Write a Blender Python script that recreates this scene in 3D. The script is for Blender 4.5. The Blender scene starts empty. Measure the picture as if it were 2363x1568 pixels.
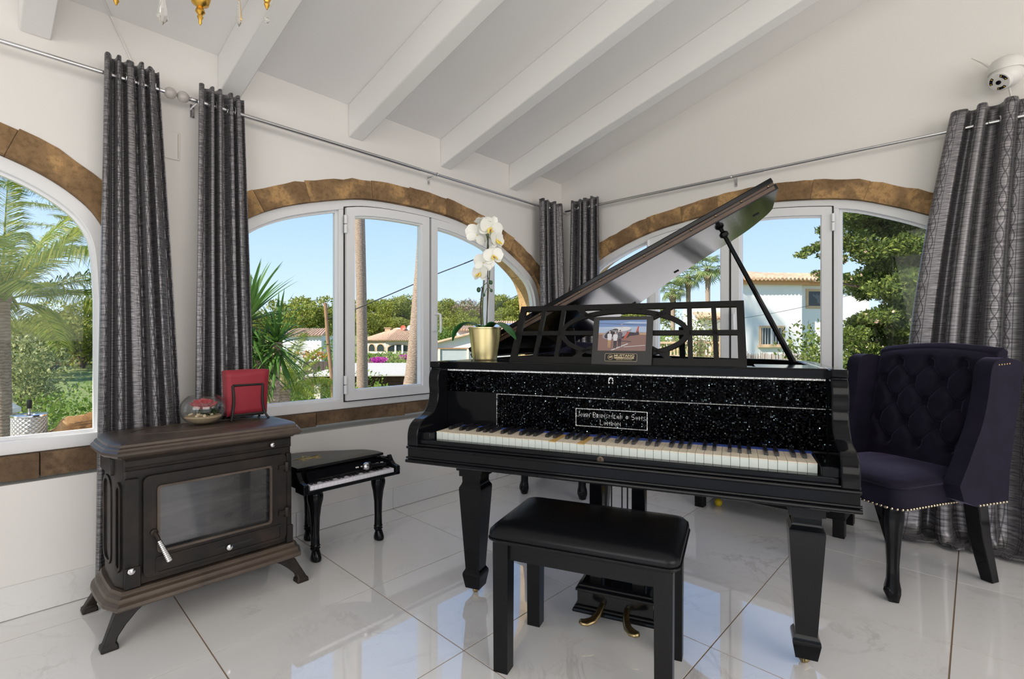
import bpy, bmesh, math, random
import numpy as np
from mathutils import Vector, Matrix, Euler, noise as mnoise
from mathutils.geometry import tessellate_polygon
R = math.radians
PI = math.pi
S = bpy.context.scene
COL = S.collection
rng = random.Random(7)

# ------------------------------------------------------------------ camera
H = 1.04
ANG = R(42.3)
cam_d = bpy.data.cameras.new('camera')
cam_d.sensor_width = 36
cam_d.lens = 1175 / 2363 * 36
cam_d.clip_start = 0.05
cam_d.clip_end = 2000
cam = bpy.data.objects.new('camera', cam_d)
COL.objects.link(cam)
cam.location = (0, 0, H)
cam.rotation_euler = (R(90), 0, ANG - R(90))
S.camera = cam

# ------------------------------------------------------------------ sky, sun, added fill lights behind the camera
w = bpy.data.worlds.new('sky')
S.world = w
w.use_nodes = True
nt = w.node_tree
bg = nt.nodes['Background']
tc = nt.nodes.new('ShaderNodeTexCoord')
sep = nt.nodes.new('ShaderNodeSeparateXYZ')
nt.links.new(tc.outputs['Generated'], sep.inputs[0])
rmp = nt.nodes.new('ShaderNodeValToRGB')
el = rmp.color_ramp.elements
el[0].position = 0.0; el[0].color = (0.78, 0.89, 1.0, 1)
el[1].position = 1.0; el[1].color = (0.14, 0.30, 0.72, 1)
e = el.new(0.12); e.color = (0.57, 0.76, 1.0, 1)
e = el.new(0.32); e.color = (0.34, 0.56, 0.95, 1)
nt.links.new(sep.outputs['Z'], rmp.inputs[0])
nt.links.new(rmp.outputs[0], bg.inputs['Color'])
bg.inputs['Strength'].default_value = 1.22

sun_d = bpy.data.lights.new('sun', 'SUN')
sun_d.energy = 8.0
sun_d.angle = R(0.6)
sun_d.color = (1.0, 0.93, 0.82)
sun = bpy.data.objects.new('sun', sun_d)
COL.objects.link(sun)
sd = Vector((-0.74, 0.12, 0.64))          # towards the sun: along the left wall, from behind the photographer
sun.rotation_euler = sd.to_track_quat('Z', 'Y').to_euler()

def window_light(name, loc, target, sx, sy, watts, col):
    d = bpy.data.lights.new(name, 'AREA')
    d.shape = 'RECTANGLE'; d.size = sx; d.size_y = sy; d.energy = watts; d.color = col
    o = bpy.data.objects.new(name, d); COL.objects.link(o)
    o.location = loc
    o.rotation_euler = (Vector(loc) - Vector(target)).to_track_quat('Z', 'Y').to_euler()
    return o
# two fill lights added in made-up openings behind the photographer
window_light('fill_back', (-2.9, -0.6, 1.9), (1.2, 0.8, 0.1), 3.2, 1.9, 62, (1.0, 0.95, 0.89))
window_light('fill_side', (0.6, -3.4, 1.9), (1.6, 1.0, 0.1), 3.6, 1.9, 80, (1.0, 0.90, 0.79))

S.view_settings.view_transform = 'Standard'
S.view_settings.look = 'None'
S.view_settings.exposure = 0.0
S.view_settings.gamma = 1.0
S.view_settings.use_curve_mapping = False

# ------------------------------------------------------------------ pixel helpers (2363 x 1568)
FW = Vector((math.cos(ANG), math.sin(ANG), 0)); RT = Vector((math.sin(ANG), -math.cos(ANG), 0))
def ray(x, y): return FW + RT * ((x - 1181.5) / 1175) + Vector((0, 0, (784 - y) / 1175))
def at(x, y, d): return Vector((0, 0, H)) + ray(x, y) * d       # d = distance along the view axis
def smooth(a, b, x):
    t = min(1, max(0, (x - a) / (b - a))); return t * t * (3 - 2 * t)

# ------------------------------------------------------------------ object helpers
def tag(o, label=None, cat=None, group=None, kind=None):
    if label: o['label'] = label
    if cat: o['category'] = cat
    if group: o['group'] = group
    if kind: o['kind'] = kind
    return o
def thing(name, label, cat, loc=(0, 0, 0), rotz=0, group=None, scale=1):
    o = bpy.data.objects.new(name, None); COL.objects.link(o)
    o.empty_display_size = 0.1
    o.location = loc; o.rotation_euler = (0, 0, rotz); o.scale = (scale,) * 3
    return tag(o, label, cat, group)
def copy_tree(o, parent=None):
    c = o.copy(); COL.objects.link(c); c.parent = parent
    for ch in o.children: copy_tree(ch, c)
    return c

class MB:
    """collects faces of one mesh"""
    def __init__(s): s.v = []; s.f = []; s.m = []; s.uv = {}
    def add(s, vs, fs, m=0):
        k = len(s.v); s.v += [tuple(p) for p in vs]
        for f in fs: s.f.append(tuple(i + k for i in f)); s.m.append(m)
        return k
    def box(s, c, d, rot=None, m=0, taper=None):
        x, y, z = [q / 2 for q in d]
        P = [(-x, -y, -z), (x, -y, -z), (x, y, -z), (-x, y, -z), (-x, -y, z), (x, -y, z), (x, y, z), (-x, y, z)]
        if taper: P = [(a * (taper if cc > 0 else 1), b * (taper if cc > 0 else 1), cc) for a, b, cc in P]
        if rot is not None:
            if not isinstance(rot, Matrix): rot = Euler(rot).to_matrix()
            P = [rot @ Vector(p) for p in P]
        P = [(p[0] + c[0], p[1] + c[1], p[2] + c[2]) for p in P]
        s.add(P, [(0, 3, 2, 1), (4, 5, 6, 7), (0, 1, 5, 4), (1, 2, 6, 5), (2, 3, 7, 6), (3, 0, 4, 7)], m)
        return s
    def span(s, a, b, m=0):
        return s.box([(a[i] + b[i]) / 2 for i in range(3)], [abs(b[i] - a[i]) for i in range(3)], None, m)
    def loft(s, rings, caps=True, closed=True, m=0):
        n = len(rings[0]); vs = [p for r in rings for p in r]; fs = []
        for i in range(len(rings) - 1):
            for j in range(n if closed else n - 1):
                k = (j + 1) % n
                fs.append((i * n + j, i * n + k, (i + 1) * n + k, (i + 1) * n + j))
        if caps and closed:
            fs.append(tuple(range(n - 1, -1, -1))); b = (len(rings) - 1) * n
            fs.append(tuple(range(b, b + n)))
        s.add(vs, fs, m); return s
    def lathe(s, prof, c=(0, 0, 0), seg=20, m=0, rot=None, caps=True, flute=0):
        rings = []
        for r, z in prof:
            ring = []
            for i in range(seg):
                a = 2 * PI * i / seg; rr = max(r, 1e-4)
                p = Vector((rr * math.cos(a), rr * math.sin(a), z))
                if rot is not None: p = rot @ p
                ring.append((p.x + c[0], p.y + c[1], p.z + c[2]))
            rings.append(ring)
        return s.loft(rings, caps, True, m)
    def tube(s, pts, r, seg=8, m=0, caps=True):
        pts = [Vector(p) for p in pts]; n = len(pts)
        rs = r if isinstance(r, (list, tuple)) else [r] * n
        rings = []; nrm = None
        for i in range(n):
            t = (pts[min(i + 1, n - 1)] - pts[max(i - 1, 0)]).normalized()
            if nrm is None:
                nrm = t.cross(Vector((0, 0, 1)))
                if nrm.length < 1e-3: nrm = t.cross(Vector((1, 0, 0)))
            nrm = (nrm - t * nrm.dot(t)).normalized(); b = t.cross(nrm)
            rings.append([pts[i] + (nrm * math.cos(2 * PI * j / seg) + b * math.sin(2 * PI * j / seg)) * rs[i] for j in range(seg)])
        return s.loft(rings, caps, True, m)
    def sphere(s, c, r, seg=12, rings=8, m=0):
        rx, ry, rz = r if isinstance(r, (list, tuple)) else (r, r, r)
        R_ = []
        for i in range(rings + 1):
            t = PI * i / rings
            q = max(math.sin(t), 1e-3)
            R_.append([(c[0] + rx * q * math.cos(2 * PI * j / seg), c[1] + ry * q * math.sin(2 * PI * j / seg), c[2] - rz * math.cos(t)) for j in range(seg)])
        return s.loft(R_, True, True, m)
    def torus(s, c, R0, r0, rot=None, seg=18, sub=8, m=0):
        rings = []
        for i in range(seg + 1):
            a = 2 * PI * i / seg; ring = []
            for j in range(sub):
                b = 2 * PI * j / sub
                p = Vector(((R0 + r0 * math.cos(b)) * math.cos(a), (R0 + r0 * math.cos(b)) * math.sin(a), r0 * math.sin(b)))
                if rot is not None: p = rot @ p
                ring.append(p + Vector(c))
            rings.append(ring)
        return s.loft(rings, False, True, m)
    def prism(s, poly, fn, d0, d1, m=0, holes=()):
        """poly: 2D points; fn(a,b,d) -> xyz"""
        polys = [list(poly)] + [list(h) for h in holes]
        flat = [p for q in polys for p in q]
        tris = tessellate_polygon([[Vector((p[0], p[1], 0)) for p in q] for q in polys])
        n = len(flat)
        vs = [fn(p[0], p[1], d0) for p in flat] + [fn(p[0], p[1], d1) for p in flat]
        fs = [tuple(t) for t in tris] + [tuple(i + n for i in reversed(t)) for t in tris]
        o = 0
        for q in polys:
            L = len(q)
            for i in range(L):
                j = (i + 1) % L
                fs.append((o + i, o + j, o + j + n, o + i + n))
            o += L
        s.add(vs, fs, m); return s
    def ring(s, A, B, fn, d0, d1, m=0):
        n = len(A)
        vs = [fn(p[0], p[1], d0) for p in A] + [fn(p[0], p[1], d0) for p in B] + [fn(p[0], p[1], d1) for p in A] + [fn(p[0], p[1], d1) for p in B]
        fs = []
        for i in range(n):
            j = (i + 1) % n
            fs += [(i, j, n + j, n + i), (2 * n + i, 3 * n + i, 3 * n + j, 2 * n + j), (i, 2 * n + i, 2 * n + j, j), (n + i, n + j, 3 * n + j, 3 * n + i)]
        s.add(vs, fs, m); return s
    def grid(s, fn, nu, nv, m=0, uv=None):
        vs = [fn(i / nu, j / nv) for j in range(nv + 1) for i in range(nu + 1)]
        fs = [(j * (nu + 1) + i, j * (nu + 1) + i + 1, (j + 1) * (nu + 1) + i + 1, (j + 1) * (nu + 1) + i) for j in range(nv) for i in range(nu)]
        k = s.add(vs, fs, m)
        if uv:
            for j in range(nv + 1):
                for i in range(nu + 1): s.uv[k + j * (nu + 1) + i] = uv(i / nu, j / nv)
        return s
    def mesh(s, name, mats, angle=35, fix=True):
        me = bpy.data.meshes.new(name)
        me.from_pydata(s.v, [], s.f); me.update()
        if not isinstance(mats, (list, tuple)): mats = [mats]
        for q in mats: me.materials.append(q)
        if len(mats) > 1: me.polygons.foreach_set('material_index', s.m)
        if s.uv:
            L = me.uv_layers.new(name='UVMap')
            li = np.zeros(len(me.loops), dtype=np.int32); me.loops.foreach_get('vertex_index', li)
            arr = np.array([s.uv.get(int(i), (0, 0)) for i in li], dtype=np.float32)
            L.data.foreach_set('uv', arr.ravel())
        if fix:
            bm = bmesh.new(); bm.from_mesh(me)
            bmesh.ops.recalc_face_normals(bm, faces=bm.faces); bm.to_mesh(me); bm.free()
        if angle:
            me.shade_smooth()
            if angle < 180: me.set_sharp_from_angle(angle=R(angle))
        return me
    def build(s, name, mats, parent=None, angle=35, bevel=0, seg=2, sub=0, fix=True, kind=None, loc=None, rot=None):
        o = bpy.data.objects.new(name, s.mesh(name, mats, angle, fix)); COL.objects.link(o)
        if parent is not None: o.parent = parent
        if bevel:
            b = o.modifiers.new('bevel', 'BEVEL'); b.width = bevel; b.segments = seg; b.limit_method = 'ANGLE'; b.angle_limit = R(40); b.harden_normals = False
        if sub:
            q = o.modifiers.new('sub', 'SUBSURF'); q.levels = sub; q.render_levels = sub
        if kind: o['kind'] = kind
        if loc is not None: o.location = loc
        if rot is not None: o.rotation_euler = rot
        return o
def inst(src_mesh, name, parent, loc=(0, 0, 0), rot=(0, 0, 0), sc=(1, 1, 1)):
    o = bpy.data.objects.new(name, src_mesh); COL.objects.link(o); o.parent = parent
    o.location = loc; o.rotation_euler = rot; o.scale = sc
    return o

# 2D polygon helpers
def area2(P): return sum(P[i][0] * P[(i + 1) % len(P)][1] - P[(i + 1) % len(P)][0] * P[i][1] for i in range(len(P))) / 2
def ccw(P): return list(P) if area2(P) > 0 else list(reversed(P))
def offset(P, d):
    """inward offset of a counter-clockwise polygon, same vertex count"""
    n = len(P); out = []
    for i in range(n):
        a = Vector(P[i - 1]); b = Vector(P[i]); c = Vector(P[(i + 1) % n])
        e1 = (b - a); e2 = (c - b)
        if e1.length < 1e-9: e1 = e2
        if e2.length < 1e-9: e2 = e1
        e1 = e1.normalized(); e2 = e2.normalized()
        n1 = Vector((-e1.y, e1.x)); n2 = Vector((-e2.y, e2.x))
        m_ = n1 + n2
        k = m_.dot(n1)
        m_ = n1 if abs(k) < .25 else m_ / k
        out.append((b.x + m_.x * d, b.y + m_.y * d))
    return out
def clipx(P, a, b):
    def half(Q, x, sgn):
        out = []
        for i in range(len(Q)):
            p, q = Q[i], Q[(i + 1) % len(Q)]
            ip = sgn * (p[0] - x) >= 0; iq = sgn * (q[0] - x) >= 0
            if ip: out.append(p)
            if ip != iq:
                t = (x - p[0]) / (q[0] - p[0]); out.append((x, p[1] + t * (q[1] - p[1])))
        return out
    return half(half(P, a, 1), b, -1)
def clean(P, eps=2e-3):
    out = []
    for p in P:
        if not out or (Vector(p) - Vector(out[-1])).length > eps: out.append(p)
    if (Vector(out[0]) - Vector(out[-1])).length <= eps: out.pop()
    return out
def spline(pts, n):
    """Catmull-Rom through points (any dimension), n samples per span"""
    P = [np.array(p, dtype=float) for p in pts]; out = []
    for i in range(len(P) - 1):
        p0 = P[max(i - 1, 0)]; p1 = P[i]; p2 = P[i + 1]; p3 = P[min(i + 2, len(P) - 1)]
        for k in range(n):
            t = k / n
            out.append(0.5 * (2 * p1 + (p2 - p0) * t + (2 * p0 - 5 * p1 + 4 * p2 - p3) * t * t + (3 * p1 - p0 - 3 * p2 + p3) * t ** 3))
    out.append(P[-1]); return [tuple(float(c) for c in q) for q in out]

# ------------------------------------------------------------------ materials
MATS = {}
class NT:
    """small node-graph writer"""
    def __init__(s, name):
        s.mat = bpy.data.materials.new(name); s.mat.use_nodes = True
        s.t = s.mat.node_tree; s.b = s.t.nodes['Principled BSDF']; s.out = s.t.nodes['Material Output']
    def n(s, typ, **kw):
        q = s.t.nodes.new('ShaderNode' + typ)
        for k, val in kw.items():
            if k.startswith('i_'):
                key = k[2:]; key = int(key) if key.isdigit() else key.replace('_', ' ')
                s.set(q, key, val)
            else: setattr(q, k, val)
        return q
    def set(s, node, key, val):
        sock = node.inputs[key]
        if isinstance(val, bpy.types.NodeSocket): s.t.links.new(val, sock)
        elif isinstance(val, bpy.types.Node): s.t.links.new(val.outputs[0], sock)
        else:
            if hasattr(sock.default_value, '__len__') and len(sock.default_value) == 4 and len(val) == 3: val = (*val, 1)
            sock.default_value = val
    def P(s, **kw):
        for k, val in kw.items(): s.set(s.b, k.replace('_', ' '), val)
        return s
    def math(s, op, a, b=0.0, clamp=False):
        q = s.n('Math', operation=op, use_clamp=clamp); s.set(q, 0, a); s.set(q, 1, b); return q.outputs[0]
    def ramp(s, fac, stops, interp='LINEAR'):
        q = s.n('ValToRGB'); s.set(q, 0, fac); e = q.color_ramp.elements; q.color_ramp.interpolation = interp
        for i, (p, c) in enumerate(stops):
            x = e[i] if i < 2 else e.new(p)
            x.position = p; x.color = (*c, 1) if len(c) == 3 else c
        return q.outputs[0]
    def noise(s, vec, scale, detail=3, rough=.55, dist=0):
        q = s.n('TexNoise'); 
        if vec is not None: s.set(q, 'Vector', vec)
        s.set(q, 'Scale', scale); s.set(q, 'Detail', detail); s.set(q, 'Roughness', rough); s.set(q, 'Distortion', dist); return q.outputs[0]
    def mix(s, f, a, b, mode='MIX'):
        q = s.n('Mix', data_type='RGBA', blend_type=mode)
        s.set(q, 0, f); s.set(q, 6, a); s.set(q, 7, b); return q.outputs[2]
    def bump(s, h, strength=.3, dist=.01):
        q = s.n('Bump'); s.set(q, 'Height', h); s.set(q, 'Strength', strength); s.set(q, 'Distance', dist)
        s.set(s.b, 'Normal', q.outputs[0]); return s
    def obj(s): return s.n('TexCoord').outputs['Object']
    def mapping(s, vec, scale=(1, 1, 1), loc=(0, 0, 0), rot=(0, 0, 0)):
        q = s.n('Mapping'); s.set(q, 'Vector', vec); s.set(q, 'Scale', scale); s.set(q, 'Location', loc); s.set(q, 'Rotation', rot); return q.outputs[0]
def mat(name, col, rough=.5, metal=0, vary=0, vscale=4, bump=0, bscale=60, **kw):
    m = NT(name)
    m.P(Base_Color=col, Roughness=rough, Metallic=metal)
    for k, v_ in kw.items(): m.P(**{k: v_})
    if vary:
        f = m.noise(m.obj(), vscale, 4)
        m.P(Base_Color=m.mix(f, [min(1, c * (1 - vary)) for c in col], [min(1, c * (1 + vary)) for c in col]))
    if bump: m.bump(m.noise(m.obj(), bscale, 4), bump)
    MATS[name] = m.mat
    return m.mat

WALL = mat('wall_paint', (.82, .795, .765), .75, vary=.02, vscale=1.5, bump=.04, bscale=25)
CEIL = mat('ceiling_paint', (.85, .835, .82), .7, bump=.03, bscale=20)
BEAMM = mat('beam_paint', (.87, .86, .84), .5, bump=.03, bscale=14)
FRAME = mat('white_aluminium', (.82, .83, .85), .32, vary=.02, vscale=3)
GASKET = mat('black_gasket', (.01, .01, .01), .6)
GROUT = mat('grout', (.27, .19, .125), .85)
MORTAR = mat('mortar', (.50, .42, .32), .9, bump=.3)
BLACK = mat('black_lacquer', (.0050, .0055, .0070), .10, vary=.3, vscale=9, bump=.008, bscale=40, Specular_IOR_Level=.18)
BLACKM = mat('black_satin', (.0065, .0065, .007), .32, Specular_IOR_Level=.2, bump=.02, bscale=80)
EBONY = mat('ebony', (.012, .012, .013), .28)
DULLB = mat('dull_brass', (.11, .08, .055), .5, .6)
BRASS = mat('aged_brass', (.40, .31, .16), .33, 1, vary=.3, vscale=30)
CHROME = mat('chrome', (.74, .74, .75), .16, 1)
STEEL = mat('brushed_steel', (.62, .62, .63), .27, 1)
IRON = mat('dark_iron', (.02, .019, .018), .5, .3)
LIDMETAL = None
GOLD = mat('gold_pot', (.90, .77, .40), .34, 1)
GILT = mat('gilt_bronze', (.72, .42, .08), .3, 1, vary=.3, vscale=60)
RED = mat('red_napkin', (.30, .012, .028), .55, vary=.12, vscale=20, Sheen_Weight=.2)
FELT = mat('blue_felt', (.02, .05, .25), .9)
WOODIN = mat('inner_wood', (.36, .19, .08), .5, vary=.25, vscale=10)
PLATE = mat('gold_iron_plate', (.55, .38, .14), .35, .8)
PLASTIC = mat('white_plastic', (.80, .78, .75), .35)
LEATHER = mat('black_leather', (.006, .0065, .008), .30, bump=.04, bscale=150, Specular_IOR_Level=.22)
IVORYF = mat('key_front', (.68, .74, .70), .4, vary=.06, vscale=30)
IVORY = mat('ivory', (.80, .71, .57), .33, vary=.08, vscale=25)
IVORYY = mat('ivory_stained', (.62, .40, .14), .4, vary=.3, vscale=60)
WHITEG = mat('white_gloss', (.82, .80, .86), .25)
YELLOW = mat('yellow_rubber', (.75, .55, .02), .45)

def glassmat(name, tint, f0, rough=0.0, boost=1.0):
    m = NT(name)
    tr = m.n('BsdfTransparent', i_Color=tint); gl = m.n('BsdfGlossy', i_Color=(1, 1, 1), i_Roughness=rough)
    lw = m.n('LayerWeight', i_Blend=.5)
    k = m.math('ADD', m.math('MULTIPLY', m.math('POWER', lw.outputs['Facing'], 4.0), .85), f0)
    mx = m.n('MixShader'); m.set(mx, 0, m.math('MULTIPLY', k, boost, True)); m.set(mx, 1, tr.outputs[0]); m.set(mx, 2, gl.outputs[0])
    m.t.links.new(mx.outputs[0], m.out.inputs[0])
    return m.mat
PANE = glassmat('window_glass', (.97, .985, .99), .012, 0.0, .6)
BOWL = glassmat('bowl_glass', (.97, .98, .98), .04, 0.01, 1.0)
CRYSTAL = NT('crystal').P(Base_Color=(.97, .96, .93), Roughness=.02, Transmission_Weight=.9, IOR=1.5).mat

# marble floor tile: white polished porcelain, a few grey-brown veins, different on every tile
def marble(name, base=(.90, .895, .885), rough=.035, ior=2.35):
    m = NT(name)
    oi = m.n('ObjectInfo'); tc_ = m.obj()
    rnd = m.n('CombineXYZ'); m.set(rnd, 0, m.math('MULTIPLY', oi.outputs['Random'], 37.0)); m.set(rnd, 1, m.math('MULTIPLY', oi.outputs['Random'], 91.0)); m.set(rnd, 2, m.math('MULTIPLY', oi.outputs['Random'], 13.0))
    ad = m.n('VectorMath', operation='ADD'); m.set(ad, 0, tc_); m.set(ad, 1, rnd.outputs[0])
    vec = ad.outputs[0]
    wv = m.noise(vec, 1.7, 6, .62, .9)
    ridge = m.math('ABSOLUTE', m.math('SUBTRACT', wv, .5))
    vein = m.math('SUBTRACT', 1.0, m.math('MULTIPLY', ridge, 42.0), True)
    msk = m.ramp(m.noise(vec, 2.3, 2), [(.46, (0, 0, 0)), (.68, (1, 1, 1))])
    vein = m.math('MULTIPLY', vein, msk)
    wv2 = m.noise(vec, 4.2, 5, .65, 1.4)
    v2 = m.math('SUBTRACT', 1.0, m.math('MULTIPLY', m.math('ABSOLUTE', m.math('SUBTRACT', wv2, .5)), 60.0), True)
    v2 = m.math('MULTIPLY', m.math('MULTIPLY', v2, msk), .5)
    cloud = m.ramp(m.noise(vec, 1.2, 4), [(.3, (base[0] * .95, base[1] * .95, base[2] * .955)), (.7, base)])
    c = m.mix(m.math('MULTIPLY', m.math('MAXIMUM', vein, v2), .34), cloud, (.40, .37, .34))
    m.P(Base_Color=c, Roughness=rough, IOR=ior)
    return m.mat
TILE = marble('marble_tile')
TILEB = marble('baseboard_marble', (.80, .795, .785), .3, 1.4)

def stone(name, a, b, c):
    m = NT(name)
    oi = m.n('ObjectInfo'); v = m.obj()
    rnd = m.n('CombineXYZ'); m.set(rnd, 0, m.math('MULTIPLY', oi.outputs['Random'], 57.0)); m.set(rnd, 2, m.math('MULTIPLY', oi.outputs['Random'], 23.0))
    ad = m.n('VectorMath', operation='ADD'); m.set(ad, 0, v); m.set(ad, 1, rnd.outputs[0]); v = ad.outputs[0]
    f1 = m.noise(v, 6, 3, .5, .4); f2 = m.noise(v, 45, 6, .7); f3 = m.noise(v, 130, 3, .7)
    col = m.ramp(f1, [(.40, a), (.52, b), (.60, c)])
    col = m.mix(m.ramp(f2, [(.46, (0, 0, 0)), (.74, (.75, .75, .75))]), col, [q * .5 for q in a])
    m.P(Base_Color=col, Roughness=.9, Specular_IOR_Level=.2)
    h = m.math('ADD', m.math('MULTIPLY', f2, .7), m.math('MULTIPLY', f3, .4))
    m.bump(h, .8, .006)
    return m.mat
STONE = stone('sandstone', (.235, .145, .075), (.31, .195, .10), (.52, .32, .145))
STONEX = stone('pale_sandstone', (.50, .32, .15), (.60, .41, .21), (.68, .48, .26))  # outer stones, a paler tan than the inner ones
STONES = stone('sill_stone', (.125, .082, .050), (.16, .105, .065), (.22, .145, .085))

# cast iron stove: dark brown-black, dusty rust towards edges by noise
_m = NT('cast_iron'); _v = _m.obj()
_f = _m.noise(_v, 9, 5, .6); _g = _m.noise(_v, 70, 4, .6)
_c = _m.ramp(_f, [(.35, (.010, .0085, .008)), (.55, (.018, .0135, .011)), (.75, (.045, .028, .018))])
_m.P(Base_Color=_c, Roughness=.5, Metallic=.35); _m.bump(_g, .25, .003); CAST = _m.mat
_m = NT('dusty_lit_iron'); _v = _m.obj()
_f = _m.noise(_v, 7, 5, .6); _g = _m.noise(_v, 90, 4, .6)
_m.P(Base_Color=_m.ramp(_f, [(.35, (.060, .044, .034)), (.6, (.095, .070, .053)), (.75, (.12, .088, .062))]), Roughness=.40, Metallic=.15); _m.bump(_g, .2, .003); CASTD = _m.mat  # dust, plus base raised to paint window light on the top plate
_m = NT('sooty_glass'); _v = _m.obj()
_f = _m.noise(_m.mapping(_v, (3, 1, 14)), 1.0, 5, .6, .6)
_m.P(Base_Color=_m.ramp(_f, [(.38, (.018, .018, .019)), (.58, (.045, .044, .044)), (.75, (.085, .082, .08))]), Roughness=.16, Coat_Weight=.6); SOOT = _m.mat

# velvet
_m = NT('navy_velvet'); _v = _m.obj()
_m.P(Base_Color=_m.ramp(_m.noise(_v, 14, 3), [(.3, (.007, .006, .014)), (.7, (.013, .011, .024))]), Roughness=.75, Sheen_Weight=.35, Sheen_Roughness=.35, Sheen_Tint=(.40, .36, .62), Specular_IOR_Level=.15); VELVET = _m.mat

# curtain fabric: slubbed pewter satin with woven chains of ovals; UV in metres
def curtain_mat():
    m = NT('curtain_fabric')
    uv = m.n('UVMap').outputs[0]; sp = m.n('SeparateXYZ'); m.set(sp, 0, uv)
    u, v = sp.outputs[0], sp.outputs[1]
    slub = m.noise(m.mapping(uv, (9, 190, 1)), 1.0, 3, .7)
    wave = m.math('MULTIPLY', m.math('SINE', m.math('MULTIPLY', v, 2 * PI / .17)), .016)
    lines = None
    for per, off in ((.21, .03), (.21, .135)):
        fr = m.math('SUBTRACT', m.math('MULTIPLY', m.math('FRACT', m.math('DIVIDE', m.math('ADD', u, off), per)), per), per / 2)
        for sg in (1, -1):
            d = m.math('ABSOLUTE', m.math('ADD', fr, m.math('MULTIPLY', wave, sg)))
            l = m.math('SUBTRACT', 1.0, m.math('DIVIDE', d, .0046), True)
            lines = l if lines is None else m.math('MAXIMUM', lines, l)
        l = m.math('SUBTRACT', 1.0, m.math('DIVIDE', m.math('ABSOLUTE', m.math('SUBTRACT', m.math('ABSOLUTE', fr), .027)), .0022), True)
        lines = m.math('MAXIMUM', lines, l)
    base = m.ramp(slub, [(.38, (.075, .072, .080)), (.64, (.29, .28, .29))])
    col = m.mix(m.math('MULTIPLY', lines, .92), base, (.022, .020, .026))
    m.P(Base_Color=col, Roughness=.40, Metallic=.65, Sheen_Weight=.1)
    m.bump(m.math('SUBTRACT', slub, m.math('MULTIPLY', lines, .6)), .35, .002)
    return m.mat
CURTAIN = curtain_mat()

# rhinestone cloth: each 3.2 mm cell is a dark faceted stone tilted its own way
def rhine(name, pitch, dark, light, frac):
    m = NT(name)
    v = m.obj()
    sc = m.n('VectorMath', operation='SCALE'); m.set(sc, 0, v); sc.inputs['Scale'].default_value = 1 / pitch
    fl = m.n('VectorMath', operation='FLOOR'); m.set(fl, 0, sc.outputs[0])
    s2 = m.n('SeparateXYZ'); m.set(s2, 0, fl.outputs[0]); cb = m.n('CombineXYZ'); m.set(cb, 0, s2.outputs[0]); m.set(cb, 1, s2.outputs[2])
    wn = m.n('TexWhiteNoise', noise_dimensions='3D'); m.set(wn, 'Vector', cb.outputs[0])
    fr = m.n('VectorMath', operation='FRACTION'); m.set(fr, 0, sc.outputs[0]); s3 = m.n('SeparateXYZ'); m.set(s3, 0, fr.outputs[0])
    dx = m.math('SUBTRACT', s3.outputs[0], .5); dz = m.math('SUBTRACT', s3.outputs[2], .5)
    rr = m.math('SQRT', m.math('ADD', m.math('MULTIPLY', dx, dx), m.math('MULTIPLY', dz, dz)))
    disc = m.math('LESS_THAN', rr, .42)
    ge = m.n('NewGeometry')
    sub = m.n('VectorMath', operation='SUBTRACT'); m.set(sub, 0, wn.outputs['Color']); m.set(sub, 1, (.5, .5, .5))
    k = m.n('VectorMath', operation='SCALE'); m.set(k, 0, sub.outputs[0]); k.inputs['Scale'].default_value = 1.5
    add = m.n('VectorMath', operation='ADD'); m.set(add, 0, ge.outputs['Normal']); m.set(add, 1, k.outputs[0])
    nm = m.n('VectorMath', operation='NORMALIZE'); m.set(nm, 0, add.outputs[0])
    bright = m.math('GREATER_THAN', wn.outputs['Value'], 1 - frac)
    col = m.mix(bright, dark, light)
    col = m.mix(disc, (.002, .002, .002), col)
    m.P(Base_Color=col, Metallic=1.0, Roughness=.12); m.set(m.b, 'Normal', nm.outputs[0])
    return m.mat
RHINE = rhine('black_rhinestones', .0042, (.008, .009, .011), (.30, .40, .46), .05)
RHINEW = NT('clear_rhinestones').P(Base_Color=(.86, .86, .86), Metallic=.9, Roughness=.2).mat

def foliage(name, a, b, c, trans=.25, rough=.55):
    m = NT(name)
    g = m.n('NewGeometry')
    col = m.ramp(g.outputs['Random Per Island'], [(0, a), (.55, b), (1, c)])
    m.P(Base_Color=col, Roughness=rough, Specular_IOR_Level=.25)
    tr = m.n('BsdfTranslucent'); m.set(tr, 0, col)
    mx = m.n('MixShader', i_0=trans); m.set(mx, 1, m.b.outputs[0]); m.set(mx, 2, tr.outputs[0])
    m.t.links.new(mx.outputs[0], m.out.inputs[0])
    return m.mat
# ================================================================== THE ROOM
YB, XC = 2.656, 3.553           # inner faces of the left wall (window 1, 2) and the right wall (window 3)
X0, Y0 = -3.0, -3.5             # inner faces of the walls behind the photographer
TW = 0.25                       # wall thickness
CZ, CS = 2.385, 0.275           # ceiling height at the left wall, slope
def ceil_z(y): return CZ + CS * (YB - y)
def fB(s, z, d): return (s, YB + d, z)      # d > 0 is outwards
def fC(s, z, d): return (XC + d, s, z)

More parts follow.
